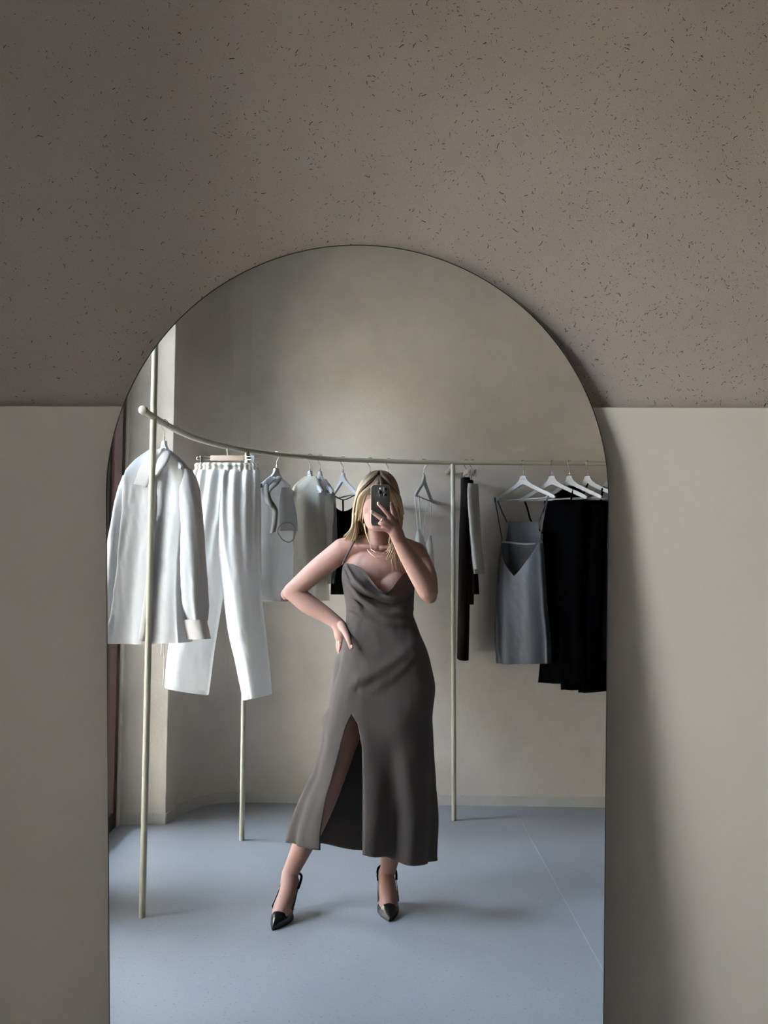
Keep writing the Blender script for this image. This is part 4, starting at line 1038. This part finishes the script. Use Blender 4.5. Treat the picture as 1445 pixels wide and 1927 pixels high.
def skirt_point(s, v):
    zr = ZW + (HEM[3] - ZW) * v                      # nominal height
    cx, a, b, cy = prof(zr)
    if zr < APEX:
        xl = float(np.interp(zr, *sl)); xr = float(np.interp(zr, *sr))
        pl, pr = phi_of(xl, cx, a), phi_of(xr, cx, a)
    else:
        ca_, aa_, _, _ = prof(APEX)
        pl = pr = phi_of(SLITL[0][0], ca_, aa_)
    ph = pl + s * (2 * PI + pr - pl)
    # hem height round the skirt
    tab = [(pl, HEM[0]), (PI * .86, HEM[10]), (PI, HEM[9]), (PI * 1.2, HEM[8]), (PI * 1.36, HEM[7]), (PI * 1.5, HEM[6]), (PI * 1.64, HEM[5]), (PI * 2, HEM[4]), (PI * 2.2, HEM[3]), (PI * 2.33, HEM[2]), (2 * PI + pr, HEM[1])]
    hz = float(np.interp(ph, [t[0] for t in tab], [t[1] for t in tab]))
    z = zr + (hz - HEM[3]) * sm(v, .45, 1.0) * v
    c, si = math.cos(ph), math.sin(ph)
    g = sm(v, .35, 1.0)
    f = 0.0
    # one deep fold beside the slit, soft flutes elsewhere
    f += g * (.020 * gauss(wrap(ph - pr), -.06, .10) - .034 * gauss(wrap(ph - pr), -.30, .13) + .018 * gauss(wrap(ph - pr), -.58, .18))
    f += g * (.012 * math.sin(9 * ph + 1.0) * (0.4 + .6 * gauss(wrap(ph - PI * 1.5), 0, 1.3)))
    f += g * (.016 * gauss(wrap(ph), .02, .10) - .02 * gauss(wrap(ph), .22, .10))
    f += g * (.007 * math.sin(15 * ph + 3 * v) * gauss(wrap(ph - PI), -.35, .5))
    # pull lines from the hip
    f += .004 * math.sin(26 * (z - .55 * (c * a)) + 1.2) * gauss(zr, .90, .16) * (si > 0) * (1 - .6 * abs(c)) * sm(v, 0, .12)
    f += .012 * gauss(zr, .752, .02) * gauss(wrap(ph - PI), 0, .3)
    x = cx + a * math.copysign(abs(c) ** PW, c)
    f += drape(x, z, si)
    f += .003 * (noise.noise((x * 12, si * 3, z * 7)) + .7 * noise.noise((x * 40, si * 5 + 4, z * 18)))
    x += f * c
    y = cy + b * math.copysign(abs(si) ** PW, si) + f * si
    return (x, y, z)
def neck_z(ph, cx, a):
    c, si = math.cos(ph), math.sin(ph)
    x = cx + a * math.copysign(abs(c) ** PW, c)
    if si > 0:
        zf = float(np.interp(x, nx, nz))
        zs = NECKX[0][1] - .055
        return zs + (zf - zs) * sm(si, .12, .45)
    zs = NECKX[0][1] - .055
    return zs - .06 * abs(si)
def upper_point(s, v):
    ca_, aa_, _, _ = prof(APEX)
    p0 = phi_of(SLITL[0][0], ca_, aa_)
    ph = p0 + s * 2 * PI
    cx, a, b, cy = prof(1.33)
    zt = neck_z(ph, cx, a)
    z = ZW + (zt - ZW) * v
    cx, a, b, cy = prof(z)
    c, si = math.cos(ph), math.sin(ph)
    x = cx + a * math.copysign(abs(c) ** PW, c)
    f = 0.0
    if si > 0:
        k = sm(si, .05, .6)
        u = (x - (-.015)) / .14
        # bust
        f += k * .012 * (gauss(x, -.080, .06) + gauss(x, .042, .06)) * gauss(z, 1.275, .075)
        f += drape(x, z, si)
        # the free edge stands away from the skin in the middle
        f += k * .022 * gauss(u, .05, .5) * sm(v, .82, 1.0)
    f += .002 * math.sin(7 * ph + 9 * z) * sm(v, 0, .15)
    y = cy + b * math.copysign(abs(si) ** PW, si) + f * max(0, si)
    f2 = 0.0
    return (x + f2 * c, y, z)
from mathutils.bvhtree import BVHTree
keep = [f for i, f in enumerate(bd.f) if i < TRUNK[1] or i >= LEG0[1]]
BV = BVHTree.FromPolygons([Vector(v) for v in bd.v], keep)
def clear(p, gap=.006):
    # cloth lies on the body: move a point outwards if trunk or leg would come through
    cx, a, b, cy = prof(p[2])
    d = Vector((p[0] - cx, p[1] - cy, 0)); r0 = d.length
    if r0 < 1e-5: return p
    d /= r0
    hit = BV.ray_cast(Vector((cx, cy, p[2])) + d * .6, -d, .6)
    if hit[0] is not None:
        rh = .6 - hit[3]
        if rh + gap > r0:
            q = Vector((cx, cy, p[2])) + d * (rh + gap); return tuple(q)
    return p
dr = MB()
def relax(P, it=3):
    # even out the cloth after it was laid on the body
    A_ = np.array(P)
    for _ in range(it):
        B_ = A_.copy()
        B_[1:-1, 1:-1] = .5 * A_[1:-1, 1:-1] + .125 * (A_[2:, 1:-1] + A_[:-2, 1:-1] + A_[1:-1, 2:] + A_[1:-1, :-2])
        A_ = B_
    return A_
sk_ = np.array([[clear(skirt_point(j / NU, i / NS_)) for j in range(NU + 1)] for i in range(NS_ + 1)])
up_ = np.array([[clear(upper_point(j / NU, i / NT)) for j in range(NU + 1)] for i in range(NT + 1)])
al_ = np.concatenate([up_[::-1], sk_[1:]])
soft = relax(al_, 9); crisp = relax(al_, 1)
wgt = np.array([sm(i, NT - 6, NT + 22) for i in range(len(al_))])[:, None, None]
al_ = crisp * (1 - wgt) + soft * wgt
dr.grid([[tuple(q) for q in r] for r in al_])
dress = dr.build('slip_dress', 'dress', person, solid=0.0014, weld=2e-4)
dress['label'] = 'taupe linen slip dress with a cowl neck and a thigh slit'
for L in ([(-0.1604, -0.205, 1.3616), (-0.1512, -0.208, 1.3844), (-0.133, -0.222, 1.4222), (-0.1151, -0.245, 1.4585), (-0.1055, -0.275, 1.4745)] + [(-.095, -.318, 1.487), (-.088, -.360, 1.46), (-.080, -.402, 1.38), (-.075, -.412, 1.27)], [(.122, -.205, 1.345), (.110, -.212, 1.37), (.085, -.230, 1.43), (.066, -.262, 1.475), (.056, -.300, 1.485), (.050, -.350, 1.462), (.042, -.402, 1.38), (.035, -.412, 1.27)]):
    mb = MB(); mb.tube([tuple(p) for p in spline(L, 40)], .0034, 8); mb.build('shoulder_strap', 'dress', dress)

# --- hair: overlapping locks from a centre parting
hr = MB(); tones = []
hrng = random.Random(11)
def lock(path, w, tone_shift, n=18, root=0.0, flatf=.45):
    S = spline(path, n)
    k0 = len(hr.v)
    rad = []
    for i in range(n):
        t = i / (n - 1)
        rad.append(w * (0.75 + .25 * math.sin(PI * min(1, t * 1.3))) * (1 - .8 * max(0, (t - .72) / .28) ** 1.6))
    mid = S[n // 3] - np.array(HC)
    hr.tube([tuple(p) for p in S], rad, 7, flat=(tuple(mid / np.linalg.norm(mid)), flatf))
    for i in range(n):
        t = i / (n - 1) + root
        b_ = sm(t, .12, .70)
        dark = np.array((.055, .036, .022)); blond = np.array((.31, .215, .125)) * (1 + tone_shift)
        c_ = dark * (1 - b_) + blond * b_
        for _ in range(7): tones.append((*c_, 1))
RX, RY, RZ_ = .0785, .098, .112
PARTX = -.018
def scalp(side, al, psi, lift=1.0):
    s, c = math.sin(psi), math.cos(psi)
    return np.array((HC.x + side * RX * lift * s * math.sin(al) + (PARTX - HC.x) * max(0, c), HC.y + RY * lift * s * math.cos(al) - .01 * c, HC.z + RZ_ * lift * c + .004))
for i in range(380):
    side = -1 if hrng.random() < .5 else 1
    al0 = R_(hrng.uniform(12, 180))
    lift = hrng.uniform(1.0, 1.10)
    path = []
    al1 = max(al0, R_(72 if side < 0 else 66))
    psi0 = R_(hrng.uniform(2, 10))
    for q in range(6):
        ps = psi0 + (R_(88) - psi0) * q / 5
        al = al0 + (al1 - al0) * sm(q / 5, .25, 1)
        path.append(scalp(side, al, ps, lift * (1 + .02 * q / 5)))
    end = path[-1]
    back = al0 > R_(112)
    if side < 0:
        zend = hrng.uniform(1.452, 1.475) if not back else hrng.uniform(1.40, 1.46)
        outx = hrng.uniform(-.052, -.002) if not back else hrng.uniform(-.02, .03)
        dy = -.020 if al0 < R_(100) else -.01
        mid1 = end + np.array((-.010, dy, -.055)); mid2 = end + np.array((outx * .35, dy - .006, -.11))
        tip = np.array((end[0] + outx, end[1] + dy * 1.2, zend))
    else:
        zend = hrng.uniform(1.37, 1.45) if not back else hrng.uniform(1.40, 1.46)
        fr_ = hrng.uniform(.00, .05) if al0 < R_(95) else 0
        mid1 = end + np.array((.012, -.004, -.06)); mid2 = end + np.array((.006, fr_ * .6 - .004, -.13))
        tip = np.array((end[0] - (.020 if fr_ > .01 else -.01) + hrng.uniform(-.02, .02), end[1] + fr_ + .004, zend))
    path += [mid1, mid2, tip]
    lock(path, hrng.uniform(.0055, .0105), hrng.uniform(-.30, .35), n=24)
# curtain fringe either side of the forehead
for side, n_ in ((-1, 40), (1, 34)):
    for i in range(n_):
        t = i / n_
        x0 = PARTX + side * .004 * hrng.random()
        p0 = np.array((x0, HC.y + RY * (.55 + .35 * hrng.random()), HC.z + RZ_ * .80))
        p0[2] = HC.z + RZ_ * 1.03 * math.sqrt(max(0, 1 - ((p0[1] - HC.y) / RY) ** 2 * .80))
        sp = .010 + .060 * t
        p1 = np.array((x0 + side * sp * .50, HC.y + RY * 1.08 - .012 * t, HC.z + .062 - .010 * t))
        p2 = np.array((x0 + side * (sp * .95 + .008), HC.y + RY * .95 - .018 * t, HC.z + .018))
        p3 = np.array((x0 + side * (sp + .018), HC.y + RY * .70 - .020 * t, HC.z - .030))
        p4 = np.array((x0 + side * (sp + .024 + .006 * hrng.random()), HC.y + RY * .52 - .02 * t, HC.z - hrng.uniform(.05, .085)))
        lock([p0, p1, p2, p3, p4], hrng.uniform(.0045, .0080), hrng.uniform(-.2, .35), n=18)
# long loose locks in front of her right shoulder and one fine lock at her throat
for i in range(16):
    a = hrng.uniform(-.012, .016)
    P = [(0.0387, -0.2, 1.6274), (0.0445, -0.19, 1.5432), (0.038, -0.185, 1.4703), (0.042, -0.19, 1.4085), (0.0501, -0.195, 1.3507)]
    P = [np.array(p) + np.array((a * (.6 + .2 * k) + hrng.uniform(-.004, .004), hrng.uniform(-.01, .01), 0)) for k, p in enumerate(P)]
    P[-1][2] += hrng.uniform(-.02, .035)
    lock(P, hrng.uniform(.003, .0065), hrng.uniform(-.1, .4), n=20, root=.3)
lock([np.array(p) for p in [(-0.076, -0.2, 1.5233), (-0.0699, -0.205, 1.4819), (-0.0556, -0.215, 1.4468), (-0.0495, -0.222, 1.4178)]], .0028, .3, n=16, root=.4)
lock([np.array(p) for p in [(-0.0804, -0.21, 1.5239), (-0.0721, -0.21, 1.4925), (-0.0598, -0.22, 1.4637)]], .003, .2, n=16, root=.4)
# cap below the locks so that no scalp shows
k0 = len(hr.v)
capP = []
for i in range(15):
    ps = R_(3 + 105 * i / 14)
    capP.append([tuple(scalp(1, R_(62 + 236 * j / 40) if ps > R_(52) else R_(2 + 356 * j / 40), ps, .985)) for j in range(41)])
hr.grid(capP)
for i in range(15):
    for j in range(41): tones.append((.075, .048, .028, 1) if i < 7 else (.17, .115, .06, 1))
off_ = Vector(person.location)
hm = bpy.data.meshes.new('hair')
hm.from_pydata([tuple(Vector(v) - off_) for v in hr.v], [], hr.f)
ca = hm.color_attributes.new('tone', 'FLOAT_COLOR', 'POINT')
ca.data.foreach_set('color', np.array(tones, dtype=np.float32).ravel())
hm.polygons.foreach_set('use_smooth', [True] * len(hm.polygons))
hm.materials.append(M['hair'])
ho = bpy.data.objects.new('hair', hm); link(ho, person)
ho['label'] = 'blonde hair with darker roots, parted in the middle'

# --- pointed slingback shoes
for fi, (T0, D) in enumerate(FEET):
    nrm = Vector((-D.y, D.x, 0))
    sh = empty('slingback_shoe', tuple(T0)); sh.parent = person; sh.location = T0 - Vector(person.location)
    sh['label'] = 'black patent pointed slingback shoe'
    def W3(s_, k, z): q = T0 + D * s_ + nrm * k; return (q.x, q.y, z)
    ST = [0, .012, .030, .050, .070, .088, .104]
    HWd = [.0025, .0085, .018, .029, .0375, .0415, .0425]
    HT = [.012, .020, .031, .041, .049, .055, .058]
    def arch_z(s_): return .003 + .074 * sm(s_, .085, .190)
    def vamp(s_, a):
        hw = float(np.interp(s_, ST, HWd)); ht = float(np.interp(s_, ST, HT)); zb = arch_z(s_)
        c, si = math.cos(a), math.sin(a)
        ridge = 1 + .10 * max(0, 1 - abs(a - PI / 2) / .5) * (1 - s_ / .12)
        return W3(s_, hw * math.copysign(abs(c) ** .85, c), zb + ht * abs(si) ** .9 * ridge)
    P = []
    for i in range(29):
        row = []
        for j in range(33):
            a = PI * j / 32
            smax = .104 - .026 * math.sin(a) ** 1.5          # scooped top line
            row.append(vamp(smax * i / 28, a))
        P.append(row)
    mb = MB(); mb.grid(P); mb.build('vamp', 'shoe', sh, solid=.0016)
    P = []
    for z in (0, 1):
        pass
    stations = [0, .012, .03, .05, .07, .09, .11, .135, .16, .18, .200, .212]
    hws = [.002, .010, .021, .031, .0375, .0395, .036, .029, .026, .026, .022, .008]
    up_ = [[W3(s_, k * h, arch_z(s_) + .001) for k in (-1, -.5, 0, .5, 1)] for s_, h in zip(stations, hws)]
    lo_ = [[W3(s_, k * h * .97, max(.0004, arch_z(s_) - .0035)) for k in (1, .5, 0, -.5, -1)] for s_, h in zip(stations, hws)]
    mb = MB(); mb.grid([u + l for u, l in zip(up_, lo_)], closed=True); mb.build('sole', 'sole', sh)
    # quarters and the strap round the heel
    for sg in (-1, 1):
        pts = [W3(.092, sg * .0405, .045), W3(.118, sg * .040, .062), W3(.142, sg * .0385, .083), W3(.162, sg * .0375, .100)]
        mb = MB(); mb.tube([tuple(p) for p in spline(pts, 16)], [.0105, .010, .0095, .009, .0085, .008, .0075, .007, .0065, .006, .0055, .005, .0048, .0046, .0045, .0045], 10, flat=(tuple(nrm), .22)); mb.build('side_strap', 'shoe', sh)
    pts = [W3(.160, -.0375, .099), W3(.185, -.038, .118), W3(.210, -.030, .132), W3(.224, 0, .137), W3(.210, .030, .132), W3(.185, .038, .118), W3(.160, .0375, .099)]
    mb = MB(); mb.tube([tuple(p) for p in spline(pts, 40)], .0052, 10, flat=((0, 0, 1), 1.0)); mb.build('sling_strap', 'shoe', sh)
    mb = MB(); mb.ball(W3(.163, -.0385 if fi == 0 else .0385, .101), (.0045, .0045, .0055), 10, 8); mb.build('buckle', 'gold', sh)
    hp = [W3(.196, 0, .076), W3(.199, 0, .060), W3(.200, 0, .035), W3(.200, 0, .012), W3(.200, 0, 0.0)]
    mb = MB(); mb.tube(hp, [.020, .0125, .0068, .0050, .0050], 16); mb.build('heel', 'shoe', sh)

# ---------------------------------------------------------------- phone, its back to the mirror, held at the camera
ph = empty('phone', (0, 0, CAM_Z - .16))
tag(ph, 'grey smartphone with three camera lenses held up before the face', 'phone')
AX = Vector((1, 0, 0)); AF = Vector((0, math.cos(PITCH), -math.sin(PITCH))); AU = Vector((0, math.sin(PITCH), math.cos(PITCH)))
O = Vector((0, 0, CAM_Z))
def PH(u, v, w): q = O + AX * u + AU * v + AF * w; return tuple(q)   # u across, v up, w towards the mirror, from the lens
def slab(mb, u0, u1, v0, v1, w0, w1, r, n=8):
    pts = []
    for (cu, cv, a0) in ((u1 - r, v1 - r, 0), (u0 + r, v1 - r, 90), (u0 + r, v0 + r, 180), (u1 - r, v0 + r, 270)):
        for i in range(n + 1):
            a = R_(a0 + 90 * i / n); pts.append((cu + r * math.cos(a), cv + r * math.sin(a)))
    k = len(pts)
    mb.add([PH(u, v, w1) for u, v in pts] + [PH(u, v, w0) for u, v in pts], [tuple(range(k)), tuple(range(k, 2 * k))[::-1]] + [(i, (i + 1) % k, k + (i + 1) % k, k + i) for i in range(k)])
BK = -.0080
mb = MB(); slab(mb, -.0486, .0224, -.1300, .0215, BK - .0076, BK - .0006, .0115); mb.build('side_rail', 'phone_rail', ph, smooth=False, bevel=.0012)
mb = MB(); slab(mb, -.0478, .0216, -.1292, .0207, BK - .0020, BK, .0110); mb.build('back_glass', 'phone', ph, smooth=False, bevel=.0004)
mb = MB(); slab(mb, -.0476, .0214, -.1290, .0205, BK - .0080, BK - .0075, .0108); mb.build('screen', 'screen', ph, smooth=False)
mb = MB(); slab(mb, -.0262, .0150, -.0250, .0150, BK - .0005, BK + .0018, .0105); bp = mb.build('camera_plateau', 'phone_bump', ph, smooth=False, bevel=.0006)
for (u, v) in ((.0048, .0055), (-.0140, -.0050), (.0048, -.0150)):
    mb = MB(); mb.tube([PH(u, v, BK + .0012), PH(u, v, BK + .0036), PH(u, v, BK + .0040)], [.0074, .0074, .0068], 28); rg = mb.build('lens_ring', 'lens_ring', bp)
    mb = MB(); mb.tube([PH(u, v, BK + .0036), PH(u, v, BK + .0042)], [.0062, .0060], 28); mb.build('lens', 'lens', rg)
mb = MB(); mb.tube([PH(-.0140, .0085, BK + .0016), PH(-.0140, .0085, BK + .0021)], .0030, 16); mb.build('flash', 'eye', bp)
mb = MB(); mb.tube([PH(-.0140, -.0190, BK + .0016), PH(-.0140, -.0190, BK + .0021)], .0030, 16); mb.build('depth_sensor', 'lens', bp)
